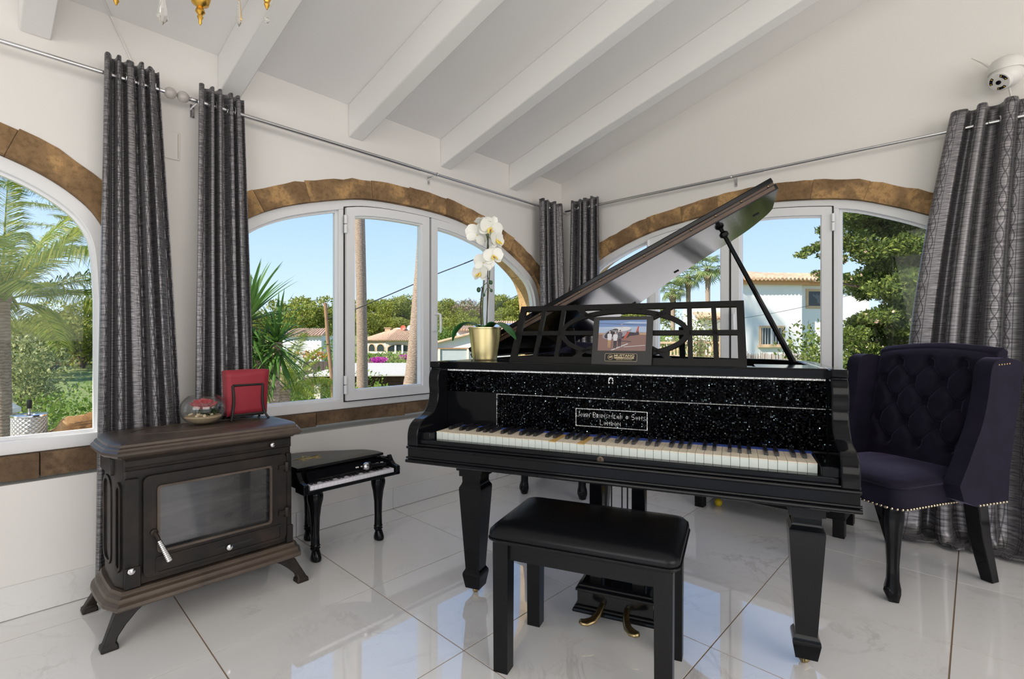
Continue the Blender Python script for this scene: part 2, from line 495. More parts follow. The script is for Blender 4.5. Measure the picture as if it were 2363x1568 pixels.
ARCH = {
 1: ([(-1.96, 1.2), (-1.945, 1.45), (-1.91, 1.55), (-1.74, 1.68), (-1.4, 1.80), (-1.05, 1.868), (-.75, 1.885), (-.45, 1.872), (-.15, 1.815), (.118, 1.729), (.236, 1.681), (.33, 1.62), (.40, 1.545), (.445, 1.43), (.46, 1.2)], .604, fB),
 2: ([(.875, 1.2), (.885, 1.42), (.92, 1.555), (.982, 1.637), (1.17, 1.738), (1.462, 1.831), (1.685, 1.877), (2.003, 1.893), (2.3, 1.884), (2.541, 1.844), (2.75, 1.785), (2.911, 1.718), (3.08, 1.63), (3.215, 1.53), (3.285, 1.40), (3.31, 1.2)], .640, fB),
 3: ([(-.2, 1.2), (-.17, 1.42), (-.09, 1.555), (.04, 1.64), (.174, 1.71), (.343, 1.792), (.57, 1.875), (.921, 1.928), (1.15, 1.934), (1.333, 1.922), (1.821, 1.856), (2.22, 1.725), (2.38, 1.62), (2.46, 1.46), (2.49, 1.2)], .610, fC)}
INTR = {}; OUTR = {}
for k, (pts, zb, fn) in ARCH.items():
    top = spline(pts, 4)
    path = [(top[0][0], zb), (top[0][0], (zb + 1.2) / 2)] + top + [(top[-1][0], (zb + 1.2) / 2), (top[-1][0], zb)]
    path = clean(path)
    INTR[k] = path                                   # left foot, over the arch, right foot (clockwise)
    poly = ccw(path)
    o = offset(poly, -.110)
    OUTR[k] = o                                       # ccw, same count as the reversed path
# wall openings are cut to the outer edge of the stone surround
def wall(name, outer, holes, fn, parent_kind='structure'):
    b = MB(); b.prism(outer, fn, 0, TW, 0, holes); return b.build(name, WALL, angle=30, kind='structure')
wl = wall('wall_left', [(X0, -.05), (XC + TW, -.05), (XC + TW, CZ + .03), (X0, CZ + .03)], [offset(ccw(INTR[1]), -.106), offset(ccw(INTR[2]), -.106)], fB)
wr = wall('wall_right', [(Y0, -.05), (YB, -.05), (YB, ceil_z(YB) + .03), (Y0, ceil_z(Y0) + .03)], [offset(ccw(INTR[3]), -.106)], fC)
def fK(s, z, d): return (X0 - d, s, z)
def fF(s, z, d): return (s, Y0 - d, z)
wall('wall_back', [(Y0, -.05), (YB + TW, -.05), (YB + TW, ceil_z(YB) + .03), (Y0, ceil_z(Y0) + .03)], [[(-2.2, .3), (1.0, .3), (1.0, 2.4), (-2.2, 2.4)]], fK)  # hole made up so the back fill light has an opening
wall('wall_front', [(X0 - TW, -.05), (XC + TW, -.05), (XC + TW, ceil_z(Y0) + .03), (X0 - TW, ceil_z(Y0) + .03)], [[(-1.2, .3), (2.4, .3), (2.4, 2.4), (-1.2, 2.4)]], fF)  # this hole is invented too, for the side fill light

# unseen slab added to keep the sun out of the back opening
MB().span((X0 - 3.6, Y0, 2.55), (X0 - TW, YB + 3.0, 2.70)).build('sun_blocker', CEIL, angle=0, kind='structure')
# stone surrounds: voussoirs round the arch and jambs, blocks along the sill, mortar behind the joints
rs = random.Random(11)
for k, (pts, zb, fn) in ARCH.items():
    par = wl if k < 3 else wr
    P = ccw(INTR[k]); O = OUTR[k]; n = len(P)
    # drop the sill edge: find the two feet
    idx = [i for i in range(n) if abs(P[i][1] - zb) < 1e-6]
    # ccw polygon: left foot -> right foot along the sill, then up and over; start at right foot
    st = max(idx, key=lambda i: P[i][0])
    order = [(st + i) % n for i in range(n)]
    In = [P[i] for i in order]; Ou = [(O[i][0], max(O[i][1], zb)) for i in order]
    L = [0]
    for i in range(1, n): L.append(L[-1] + (Vector(In[i]) - Vector(In[i - 1])).length)
    tot = L[-1]
    def samp(arr, s):
        s = min(max(s, 0), tot)
        for i in range(1, n):
            if L[i] >= s - 1e-9:
                t = (s - L[i - 1]) / max(L[i] - L[i - 1], 1e-9); a, b2 = arr[i - 1], arr[i]
                return (a[0] + (b2[0] - a[0]) * t, a[1] + (b2[1] - a[1]) * t)
        return arr[-1]
    mb = MB()
    A_ = [samp(In, tot * i / 60) for i in range(61)]; B_ = [samp(Ou, tot * i / 60) for i in range(61)]
    A2 = [(a[0] + (b2[0] - a[0]) * .05, a[1] + (b2[1] - a[1]) * .05) for a, b2 in zip(A_, B_)]
    for i in range(60):
        q = [A2[i], A2[i + 1], B_[i + 1], B_[i]]
        mb.add([fn(p[0], p[1], .006) for p in q] + [fn(p[0], p[1], TW - .006) for p in q], [(0, 1, 2, 3), (7, 6, 5, 4), (0, 4, 5, 1), (2, 6, 7, 3)])
    mb.build('mortar', MORTAR, par)
    s = 0
    while s < tot - .05:
        ln = rs.uniform(.24, .40)
        if tot - (s + ln) < .16: ln = tot - s
        j = .0006
        m_ = max(2, int(ln / .05)); a0, a1 = s + j, s + ln - j
        In_ = [samp(In, a0 + (a1 - a0) * i / m_) for i in range(m_ + 1)]
        Ou_ = [samp(Ou, a0 + (a1 - a0) * i / m_) for i in range(m_ + 1)]
        ko = rs.uniform(-.015, .025)
        Ou2 = []
        for i, (a, b2) in enumerate(zip(In_, Ou_)):
            t = 1 + ko + rs.uniform(-.05, .05)
            Ou2.append((a[0] + (b2[0] - a[0]) * t, a[1] + (b2[1] - a[1]) * t))
        pr = rs.uniform(.003, .0045)
        b = MB(); c0 = samp(In, (a0 + a1) / 2); ref = fn(c0[0], c0[1], 0)
        poly = In_ + list(reversed(Ou2))
        b.prism(poly, lambda s_, z_, d_: tuple(q - w_ for q, w_ in zip(fn(s_, z_, d_), ref)), -pr, .098)
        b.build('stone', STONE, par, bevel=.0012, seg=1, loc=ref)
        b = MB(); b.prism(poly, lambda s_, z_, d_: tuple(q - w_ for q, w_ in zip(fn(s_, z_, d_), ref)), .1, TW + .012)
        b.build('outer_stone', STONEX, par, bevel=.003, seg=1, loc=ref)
        s += ln
    # sill blocks
    hh = .092 if k == 1 else .072
    sl, sr = INTR[k][0][0] - .11, INTR[k][-1][0] + .11
    x = sl
    while x < sr - .05:
        ln = rs.uniform(.42, .60)
        if sr - (x + ln) < .25: ln = sr - x
        b = MB(); pr = rs.uniform(.005, .0065); dz = rs.uniform(-.004, .004)
        ref = fn(x + ln / 2, zb - hh / 2, 0)
        poly = [(x + .0016, zb - hh + dz), (x + ln * .5, zb - hh + dz + rs.uniform(-.006, .006)), (x + ln - .0016, zb - hh - dz), (x + ln - .0016, zb - .001), (x + .0016, zb - .001)]
        b.prism(poly, lambda s_, z_, d_: tuple(q - w_ for q, w_ in zip(fn(s_, z_, d_), ref)), -pr, .04)
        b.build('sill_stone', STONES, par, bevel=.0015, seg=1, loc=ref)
        x += ln
# outer ledges
LEDGE = mat('outer_ledge', (.62, .50, .42), .7, vary=.1)
for k, (pts, zb, fn) in ARCH.items():
    b = MB(); s0, s1 = INTR[k][0][0] + .002, INTR[k][-1][0] - .002
    q = [(.105, zb - .02), (TW + .06, zb - .03), (TW + .06, zb + .022), (.105, zb + .034)]
    b.loft([[fn(s0, z, d) for d, z in q], [fn(s1, z, d) for d, z in q]])
    b.build('outer_ledge', LEDGE, wl if k < 3 else wr, angle=20)

# ------------------------------------------------------------------ windows
def window(n, mull, sashes, handle_side):
    pts, zb, fn = ARCH[n]
    root = bpy.data.objects.new('window_%d' % n, None); COL.objects.link(root); root['kind'] = 'structure'; root.empty_display_size = .1
    P = ccw(INTR[n]); P = offset(P, .001)
    F1 = offset(P, .052)
    b = MB(); b.ring(P, F1, fn, .030, .100); b.build('frame', FRAME, root, angle=30, bevel=.003)
    F2 = offset(P, .064)
    
    edges = [min(p[0] for p in P)] + mull + [max(p[0] for p in P)]
    for x in mull:
        q = clean(clipx(F1, x - .024, x + .024))
        b = MB(); b.prism(q, fn, .031, .099); b.build('mullion', FRAME, root, bevel=.002)
    for i in range(len(edges) - 1):
        a, c = edges[i], edges[i + 1]
        if (a, c) in sashes: continue
        lo = a + .024 if i > 0 else a; hi = c - .024 if i < len(edges) - 2 else c
        q = ccw(clean(clipx(F1, lo, hi)))
        q2 = ccw(clean(clipx(offset(P, .064), lo + (.012 if i > 0 else 0), hi - (.012 if i < len(edges) - 2 else 0)), 4e-3))
        b = MB(); b.prism(q, fn, .055, .08, 0, [q2]); b.build('pane_bead', FRAME, root, angle=30)
        b = MB(); b.prism(ccw(clean(clipx(offset(P, .060), lo + .004, hi - .004), 4e-3)), fn, .066, .070); b.build('pane', PANE, root, angle=0)
    return root
w1 = window(1, [-1.3, -.72, -.13], {}, 0)
w2 = window(2, [1.510, 2.735], {}, 0)
w3 = window(3, [.630, 1.840], {}, 0)
def casement(root, n, a, c, hinge_right, handle):
    pts, zb, fn = ARCH[n]
    P = offset(ccw(INTR[n]), .001)
    def reg(k): return ccw(clean(clipx(offset(P, .038 + k), a + k, c - k), 4e-3))
    so = MB().prism(reg(.0085), fn, .008, .074, 0, [reg(.060)]).build('sash', FRAME, root, angle=30)
    MB().prism(reg(.0005), fn, .0275, .036, 0, [reg(.012)]).build('gasket', GASKET, so, angle=0)
    MB().prism(reg(.059), fn, .024, .06, 0, [reg(.070)]).build('glazing_bead', FRAME, so, angle=30)
    MB().prism(reg(.066), fn, .04, .044).build('pane', PANE, so, angle=0)
    sx = c if hinge_right else a
    for hz in (zb + .14, 1.70 if n == 2 else 1.745):
        hb = MB()
        for dz in (-.027, .027):
            hb.lathe([(.0085, -.025), (.010, -.023), (.010, .023), (.0085, .025)], fn(sx, hz + dz, .004), 12)
        hb.build('hinge', FRAME, so)
    if handle:
        hx = (a if hinge_right else c) + (.030 if hinge_right else -.030); hz = 1.17
        sgn = 1 if hinge_right else -1
        hb = MB()
        hb.prism([(hx - .012, hz - .075), (hx + .012, hz - .075), (hx + .012, hz + .075), (hx - .012, hz + .075)], fn, .0085, -.006)
        hb.tube([fn(hx, hz + .04, -.004), fn(hx, hz + .04, -.03), fn(hx + sgn * .012, hz + .036, -.042), fn(hx + sgn * .014, hz - .03, -.044), fn(hx + sgn * .014, hz - .085, -.042)], .0085, 8)
        hb.build('handle', FRAME, so, bevel=.002)
    return so
# the middle bays hold two casements; remove their fixed glazing
def drop_mid(root, lo, hi, axis):
    for ch in list(root.children):
        if ch.name.split('.')[0] in ('pane', 'pane_bead'):
            cs = [(v.co.x if axis == 0 else v.co.y) for v in ch.data.vertices]
            if lo < sum(cs) / len(cs) < hi and max(cs) - min(cs) > .9: bpy.data.objects.remove(ch)
drop_mid(w2, 1.52, 2.72, 0); drop_mid(w3, .64, 1.83, 1)
casement(w2, 2, 1.512, 2.128, False, False)
casement(w2, 2, 2.128, 2.733, True, True)
casement(w3, 3, .632, 1.236, False, True)
casement(w3, 3, 1.236, 1.838, True, False)

# ------------------------------------------------------------------ ceiling and beams
b = MB()
q = [(YB + TW, ceil_z(YB + TW)), (Y0 - TW, ceil_z(Y0 - TW))]
b.loft([[(X0 - TW, y, z + dz) for (y, z), dz in ((q[0], 0), (q[1], 0), (q[1], .15), (q[0], .15))], [(XC + TW, y, z + dz) for (y, z), dz in ((q[0], 0), (q[1], 0), (q[1], .15), (q[0], .15))]])
ce = b.build('ceiling', CEIL, angle=0, kind='structure')
bx_ = [2.930 - .679 * i for i in range(9)]
for i, x in enumerate(bx_):
    b = MB(); wd = .092; dp = .185
    y0, y1 = YB, Y0
    b.loft([[(-wd / 2 + x, y, ceil_z(y) + .002), (wd / 2 + x, y, ceil_z(y) + .002), (wd / 2 + x, y, ceil_z(y) - dp), (-wd / 2 + x, y, ceil_z(y) - dp)] for y in (y0, y1)])
    b2 = MB(); b2.v = [(v[0] - x - .046, v[1], v[2]) for v in b.v]; b2.f = b.f; b2.m = b.m
    b2.build('beam', BEAMM, ce, bevel=.006, loc=(x + .046, 0, 0))

# ------------------------------------------------------------------ floor tiles
TP = .602
def xline(k, y): return 1.151 + .048 * (y - 1.265) + TP * k
def yline(k): return .662 + TP * k
def clip_rect(P, xa, xb, ya, yb):
    P = clipx(P, xa, xb)
    if len(P) < 3: return []
    P = clipx([(p[1], p[0]) for p in P], ya, yb)
    return [(p[1], p[0]) for p in P]
fl = MB().span((X0 - TW, Y0 - TW, -.08), (XC + TW, YB + TW, -.0025)).build('floor', GROUT, angle=0, kind='structure')
g_ = .0024; full = None
for i in range(-8, 6):
    for j in range(-8, 5):
        ya, yb = yline(j) + g_, yline(j + 1) - g_
        P = [(xline(i, ya) + g_, ya), (xline(i + 1, ya) - g_, ya), (xline(i + 1, yb) - g_, yb), (xline(i, yb) + g_, yb)]
        Q = clip_rect(P, X0, XC, Y0, YB)
        if len(Q) < 3 or abs(area2(Q)) < 1e-4: continue
        cx, cy = sum(p[0] for p in P) / 4, sum(p[1] for p in P) / 4
        whole = len(Q) == 4 and abs(abs(area2(Q)) - abs(area2(P))) < 1e-7
        if whole and full is not None: me = full
        else:
            b = MB(); b.prism([(p[0] - cx, p[1] - cy) for p in Q], lambda s_, z_, d_: (s_, z_, d_), -.008, 0); me = b.mesh('tile', TILE, 0)
            if whole: full = me
        inst(me, 'tile', fl, (cx, cy, 0))
# baseboards: cut tiles of the same porcelain
bl = MB().span((X0, YB - .003, 0), (XC, YB + .02, .10)).build('baseboard_left', GROUT, angle=0, kind='structure')
br = MB().span((XC - .003, Y0, 0), (XC + .02, YB, .10)).build('baseboard_right', GROUT, angle=0, kind='structure')
for k in range(-8, 4):
    a, c = max(X0, 1.82 + TP * k), min(XC, 1.82 + TP * (k + 1))
    if c - a < .02: continue
    b = MB().span((a - (a + c) / 2 + .001, -.011, .002), (c - (a + c) / 2 - .001, .003, .124)); b.build('baseboard_tile', TILEB, bl, angle=0, bevel=.0015, seg=1, loc=((a + c) / 2, YB - .003, 0))
for k in range(-8, 5):
    a, c = max(Y0, .62 + TP * k), min(YB - .012, .62 + TP * (k + 1))
    if c - a < .02: continue
    b = MB().span((-.011, a - (a + c) / 2 + .001, .002), (.003, c - (a + c) / 2 - .001, .124)); b.build('baseboard_tile', TILEB, br, angle=0, bevel=.0015, seg=1, loc=(XC - .003, (a + c) / 2, 0))
# ================================================================== CURTAIN RODS AND CURTAINS
RODZ = 2.103
def rod(label, p0, p1, brackets, wall_axis, balls=()):
    t = thing('curtain_rod', label, 'curtain rod', ((p0[0] + p1[0]) / 2, (p0[1] + p1[1]) / 2, RODZ))
    off = Vector(t.location)
    d = (Vector(p1) - Vector(p0)).normalized()
    l0, l1 = Vector(p0) - off, Vector(p1) - off
    mid = l0 + (l1 - l0) * .45
    MB().tube([l0, mid], .0105, 12).build('outer_pole', STEEL, t)
    MB().tube([mid - d * .01, l1], .0085, 12).build('inner_pole', STEEL, t)
    for q in brackets:
        c = Vector(q) - off; n = Vector((0, 1, 0)) if wall_axis == 'B' else Vector((1, 0, 0))
        b = MB(); b.tube([c + n * .0, c + n * .088], .005, 8)
        b.torus(c, .012, .003, d.to_track_quat('Z', 'Y').to_matrix())
        e = c + n * .086 + Vector((0, 0, -.018))
        b.box(e, (.016, .005, .06) if wall_axis == 'B' else (.005, .016, .06))
        b.build('bracket', CHROME, t)
    for q, r in balls:
        c = Vector(q) - off
        b = MB(); b.sphere(c, r, 16, 12); b.build('finial', MATS['frosted_ball'], t)
        b = MB(); dd = d if (c - mid).dot(d) > 0 else -d
        b.tube([c - dd * (r + .016), c - dd * (r - .002)], [.006, .010], 10); b.build('finial_collar', CHROME, t)
    return t
mat('frosted_ball', (.62, .58, .55), .25, Transmission_Weight=.35)
rod('steel curtain rod above the palm-tree window at the left edge', (-2.5, YB - .09, RODZ), (.60, YB - .09, RODZ), [(-2.3, YB - .09, RODZ), (-.75, YB - .09, RODZ)], 'B', [((.632, YB - .09, RODZ), .024)])
rod('steel curtain rod above the arched window behind the stove', (.71, YB - .09, RODZ), (3.50, YB - .09, RODZ), [(.738, YB - .09, RODZ), (2.10, YB - .09, RODZ)], 'B', [((.680, YB - .09, RODZ), .024)])
rod('steel curtain rod on the wall with the white security camera', (XC - .09, 2.545, RODZ + .012), (XC - .09, -.9, RODZ + .012), [(XC - .09, 1.19, RODZ + .012), (XC - .09, 2.30, RODZ + .012), (XC - .09, -.05, RODZ + .012)], 'C')

def curtain(label, fn, s_top, s_bot, folds, amp_top, amp_bot, ztop, zbot, seed, pool=0, shape=None, clothw=1.25, nu=None, d0=.0, zhole=None):
    """fn(s, d, z): d is the distance into the room from the rod; s_top/s_bot = (start, end) along the rod"""
    r = random.Random(seed)
    c = (s_top[0] + s_top[1]) / 2
    ref = Vector(fn(c, 0, 0))
    t = thing('curtain', label, 'curtain', (ref.x, ref.y, 0))
    ph = [r.uniform(-.5, .5) for _ in range(60)]; wv = [r.uniform(.75, 1.25) for _ in range(60)]
    nu = nu or folds * 16; nv = 70
    def warp(u):
        # uneven fold widths
        return u + .018 * math.sin(2 * PI * u * 2.3 + seed) + .010 * math.sin(2 * PI * u * 5.1 + 2 * seed)
    def pos(u, v):
        w_ = v if shape is None else shape(v)
        a = s_top[0] + (s_bot[0] - s_top[0]) * w_; b_ = s_top[1] + (s_bot[1] - s_top[1]) * w_
        k = int(min(u, .9999) * folds * 2)
        f = warp(u) * folds
        drift = .20 * math.sin(3.1 * v + 5 * u + seed) * v
        s_ = a + (b_ - a) * (u + .25 / folds * math.sin(2 * PI * f * 2) * -.30 + drift * .04)
        amp = (amp_top + (amp_bot - amp_top) * smooth(0, .7, v)) * (1 + .22 * math.sin(u * 17 + seed) + .12 * math.sin(u * 41 + 2 * seed))
        q_ = (math.sin(2 * PI * (f + drift * .12)) + .72) / 1.5; d = amp * math.copysign(abs(q_) ** .7, q_) + .006 * math.sin(9 * v + u * 30) * v
        sharp = d
        z = ztop + (zbot - ztop) * v
        z += .006 * abs(math.sin(2 * PI * f)) * (1 - smooth(0, .06, v))
        dd = d0 + sharp
        if pool and v > .86:
            q = (v - .86) / .14
            z = max(.012 + .02 * abs(math.sin(8 * u * PI + 9 * q)) * (q > .3) + .02 * r.random() * 0, (ztop + (zbot - ztop) * .86) * (1 - smooth(0, .55, q)) + .014)
            dd += pool * smooth(.15, 1, q) * (.6 + .4 * math.sin(u * 19)); s_ += .07 * smooth(.2, 1, q) * math.sin(u * 13 + 3 * q)
        p = Vector(fn(s_, dd, z)) - Vector((ref.x, ref.y, 0))
        return tuple(p)
    b = MB(); b.grid(pos, nu, nv, 0, lambda u, v: (u * clothw, v * 2.15))
    o = b.build('cloth', CURTAIN, t, angle=180, fix=False)
    m_ = o.modifiers.new('thick', 'SOLIDIFY'); m_.thickness = .0025; m_.offset = 0
    # eyelets where the cloth crosses the rod
    zh = (zhole or RODZ)
    v0 = (ztop - zh) / (ztop - zbot)
    for k in range(1, folds * 2):
        u = k / (folds * 2)
        # find the crossing near u
        best = min((abs((Vector(fn(0, 0, 0)) * 0 + Vector(pos(u + e * .004, v0)) + Vector((ref.x, ref.y, 0)) - Vector(fn(0, 0, 0))).dot(Vector(fn(0, 1, 0)) - Vector(fn(0, 0, 0)))), u + e * .004) for e in range(-14, 15) if 0 < u + e * .004 < 1)
        u = best[1]
        p = Vector(pos(u, v0)); tg = (Vector(pos(min(u + .004, 1), v0)) - Vector(pos(max(u - .004, 0), v0))).normalized()
        nrm = tg.cross(Vector((0, 0, 1))).normalized()
        e = MB(); e.torus((0, 0, 0), .021, .004, nrm.to_track_quat('Z', 'Y').to_matrix(), 18, 6); e.build('eyelet', CHROME, t, loc=p)
    return t
fBr = lambda s, d, z: (s, YB - .09 - d, z)
fCr = lambda s, d, z: (XC - .09 - d, s, z)
curtain('grey patterned curtain with a bright silvery edge beside the palm-tree window', fBr, (.405, .585), (.375, .700), 5, .036, .046, 2.168, .03, 3)
curtain('narrow grey patterned curtain directly behind the red napkins on the stove', fBr, (.735, .925), (.712, .985), 5, .034, .044, 2.168, .05, 8)
curtain('grey patterned curtain left of the room corner, behind the orchid', fBr, (3.13, 3.42), (3.16, 3.50), 4, .036, .045, 2.155, .04, 5)
curtain('grey patterned curtain right of the room corner, half behind the piano lid', fCr, (2.46, 2.215), (2.50, 2.19), 4, .036, .045, 2.175, .04, 6, zhole=RODZ + .012)
def shp(v): return .15 * v + .85 * (1 - (1 - v) ** 1.9)
curtain('wide grey curtain pooling on the floor behind the wing chair', fCr, (.095, -.62), (.325, -.80), 7, .052, .075, 2.195, .0, 4, pool=.14, shape=shp, clothw=1.9, zhole=RODZ + .012)
# ================================================================== GRAND PIANO  (local x = along the keys, y = towards the tail)
KL = Vector((1.162, 1.421)); PR = math.atan2(-.947, .321)
def Wp(p, q, z=0): return (KL.x + math.cos(PR) * p - math.sin(PR) * q, KL.y + math.sin(PR) * p + math.cos(PR) * q, z)
xyz = lambda a, b, d: (a, b, d)
pn = thing('grand_piano', 'black grand piano with raised lid and rhinestone covered fallboard', 'piano', Wp(0, 0, 0), PR)
EDGEW = mat('lid_edge_wood', (.085, .048, .03), .45, vary=.4, vscale=12)
OUT = [(1.257, .10), (1.257, .72), (1.23, .80), (1.14, .92), (.95, 1.02), (.77, 1.15), (.60, 1.32), (.44, 1.45), (.25, 1.53), (.05, 1.55), (-.05, 1.52), (-.082, 1.44), (-.082, .10)]
def outline(front):
    c = spline(OUT[1:12], 5)
    return ccw([(1.257, front)] + c + [(-.082, front)])
# case
rim_o = outline(.16); rim_i = offset(rim_o, .045)
case = MB().ring(rim_o, rim_i, xyz, .60, .955).build('rim', BLACK, pn, bevel=.006)
MB().ring(offset(rim_o, -.006), offset(rim_o, .02), xyz, .60, .618).build('rim_moulding', BLACK, case, bevel=.003)
MB().prism(offset(rim_o, .044), xyz, .770, .785).build('soundboard', WOODIN, pn)
def po(d, front): return [(p[0], max(p[1], front)) for p in offset(rim_o, d)]
MB().prism(clean(po(.075, .62)), xyz, .835, .850).build('iron_plate', PLATE, pn, bevel=.004)
b = MB()
for x0, x1 in ((.05, .02), (.35, .25), (.65, .45), (.92, .62), (1.10, .82)):
    y1 = 1.45 if x1 < .3 else 1.25 if x1 < .5 else 1.05 if x1 < .7 else .86
    b.tube([(x0, .62, .862), (x1, y1, .862)], .014, 6)
b.build('plate_struts', PLATE, pn)
MB().span((-.037, .18, .80), (1.21, .44, .9)).build('pin_block', WOODIN, pn, bevel=.004)
MB().span((-.04, .165, .897), (1.215, .30, .905)).build('action_rail', WOODIN, pn)
MB().span((-.080, .0, .600), (1.255, .42, .66)).build('key_bed', BLACK, pn, bevel=.004)
# front rail with mouldings
MB().span((-.085, -.055, .615), (1.260, .0, .662)).build('front_rail', BLACK, pn, bevel=.002)
b = MB()
for z, y, r in ((.613, -.060, .006), (.624, -.057, .004)): b.tube([(-.088, y, z), (1.263, y, z)], r, 10)
b.build('lower_moulding', BLACK, pn)
b = MB()
for z, y, r in ((.660, -.056, .005), (.669, -.050, .004)): b.tube([(-.087, y, z), (1.262, y, z)], r, 10)
b.build('upper_moulding', BLACK, pn)
sl = MB().span((-.043, -.042, .662), (1.218, -.010, .6885)).build('key_slip', BLACK, pn, bevel=.003)
e = MB(); e.lathe([(.010, 0), (.0105, .0015), (.008, .002)], (0, 0, 0), 20, rot=Euler((R(90), 0, 0)).to_matrix()); eo = e.build('escutcheon', DULLB, pn, loc=(.603, -.042, .677))
e = MB(); e.box((0, -.0021, 0), (.003, .001, .008)); e.lathe([(.0025, 0), (.0025, .001)], (0, -.0021, .004), 10, rot=Euler((R(90), 0, 0)).to_matrix()); e.build('keyhole', GASKET, eo)
# arms (cheeks) with the S-curve
prof = spline([(-.056, .664), (-.058, .700), (-.048, .732), (-.022, .752), (.012, .760), (.045, .772), (.072, .800), (.084, .840), (.080, .880), (.084, .912), (.098, .932)], 4)
arm = prof + [(.088, .936), (.088, .957), (.22, .957), (.22, .664)]
for x in (-.0855, 1.2185):
    MB().prism(arm, lambda a, c_, d: (d, a, c_), x, x + .042).build('arm', BLACK, pn, bevel=.004, angle=40)
for x0, x1 in ((-.045, -.004), (1.179, 1.220)):
    MB().span((x0, -.036, .662), (x1, .15, .713)).build('key_block', BLACK, pn, bevel=.003)
# fallboard and rhinestone cloth
fb = MB().span((-.045, .150, .66), (1.220, .172, .928)).build('fallboard', BLACK, pn, bevel=.003)
def cloth(x0, x1, z0, z1, cut=()):
    o = MB().span((x0, .1465, z0), (x1, .150, z1)).build('rhinestone_cloth', RHINE, fb, angle=0)
    return o
cloth(-.041, 1.216, .8425, .926)
cloth(.167, 1.216, .716, .8385)
rr = random.Random(5)
def stones(pts, size=.0013, jit=.12):
    b_ = MB()
    for x, z in pts:
        s_ = size * rr.uniform(.85, 1.15); tx = rr.uniform(-.4, .4) * s_; tz = rr.uniform(-.4, .4) * s_
        b_.add([(x - s_, .1465, z - s_), (x + s_, .1465, z - s_), (x + s_, .1465, z + s_), (x - s_, .1465, z + s_), (x + tx, .1448, z + tz)], [(0, 1, 4), (1, 2, 4), (2, 3, 4), (3, 0, 4)])
    return b_
n_ = 420
stones([(-.041 + 1.257 * i / n_, .9245) for i in range(n_)] + [(-.041 + 1.257 * i / n_, .9215) for i in range(n_)], .0014).build('silver_edging', RHINEW, fb, angle=0, kind='stuff')
stones([(.167 + 1.049 * i / 340, .8385) for i in range(340)] + [(.168, .716 + .122 * i / 40) for i in range(40)], .0013).build('silver_edging', RHINEW, fb, angle=0, kind='stuff')
# lettering: JOHN BRINSMEAD + SONS / LONDON in clear stones
GL = {'J': '...1|...1|...1|...1|...1|1..1|.11.', 'B': '111.|1..1|1..1|111.|1..1|1..1|111.', 'S': '.111|1...|1...|.11.|...1|...1|111.', 'L': '1...|1...|1...|1...|1...|1...|1111',
      'o': '.1.|1.1|1.1|1.1|.1.', 'h': '1.1|1.1|111|1.1|1.1', 'n': '1..1|11.1|1.11|1..1|1..1', 'r': '11.|1.1|11.|1.1|1.1', 'i': '1|1|1|1|1', 's': '.11|1..|.1.|..1|11.', 'm': '1...1|11.11|1.1.1|1...1|1...1',
      'e': '111|1..|11.|1..|111', 'a': '.1.|1.1|111|1.1|1.1', 'd': '11.|1.1|1.1|1.1|11.', '+': '.1.|111|1.1|111|.1.', ' ': '..|..|..|..|..'}
pit = .00272
def dots(text, xc, zbase):
    cols = sum(len(GL[c].split('|')[0]) + 1 for c in text) - 1
    x = xc - cols * pit / 2; out = []
    for c in text:
        rows = GL[c].split('|')
        for r_, row in enumerate(rows):
            for k, ch in enumerate(row):
                if ch == '1': out.append((x + k * pit, zbase + (len(rows) - 1 - r_) * pit))
        x += (len(rows[0]) + 1) * pit
    return out
stones(dots('John Brinsmead + Sons', .5915, .7745), .00118).build('maker_lettering', RHINEW, fb, angle=0)
stones(dots('London', .5915, .7505), .00118).build('town_lettering', RHINEW, fb, angle=0)
bp = []
for i in range(90): bp += [(.471 + .241 * i / 90, .8015), (.471 + .241 * i / 90, .7425)]
for i in range(23): bp += [(.471, .7425 + .059 * i / 22), (.712, .7425 + .059 * i / 22)]
stones(bp, .0014).build('lettering_border', RHINEW, fb, angle=0)
kh = [(.592 + .0075 * math.cos(a), .9035 + .0085 * math.sin(a)) for a in [PI * i / 8 for i in range(9)]] + [(.592 + s_ * .0075, .9035 - .0028 * k) for s_ in (-1, 1) for k in range(1, 5)]
kh += [(.592 + .0048 * math.cos(a), .9035 + .0055 * math.sin(a)) for a in [PI * i / 6 for i in range(7)]] + [(.592 + s_ * .0048, .9035 - .0028 * k) for s_ in (-1, 1) for k in range(3, 5)]
stones(kh, .0013).build('stone_keyhole', RHINEW, fb, angle=0)
# keys
MB().span((-.003, .128, .705), (1.178, .149, .716)).build('felt_strip', FELT, pn)
MB().span((-.003, -.009, .660), (1.178, .148, .672)).build('key_frame', WOODIN, pn)
kbd = MB().span((-.003, .10, .671), (1.178, .146, .676)).build('keyboard', WOODIN, pn)
def white_mesh(nm, top):
    b_ = MB(); w_ = .0235 - .0011
    b_.span((-w_ / 2, 0, .676), (w_ / 2, .146, .7095), 0)
    b_.span((-w_ / 2, -.0012, .7095), (w_ / 2, .146, .712), 1)
    return b_.mesh(nm, [IVORYF, top], 0)
wm = white_mesh('white_key', IVORY); wy = white_mesh('stained_key', IVORYY)
bmk = MB(); bmk.loft([[(-.0055, .050, .712), (.0055, .050, .712), (.0055, .146, .712), (-.0055, .146, .712)], [(-.0052, .0505, .7195), (.0052, .0505, .7195), (.0052, .146, .7205), (-.0052, .146, .7205)], [(-.0043, .056, .7235), (.0043, .056, .7235), (.0043, .146, .7235), (-.0043, .146, .7235)]])
bk = bmk.mesh('black_key', EBONY, 30)
kr_ = random.Random(2)
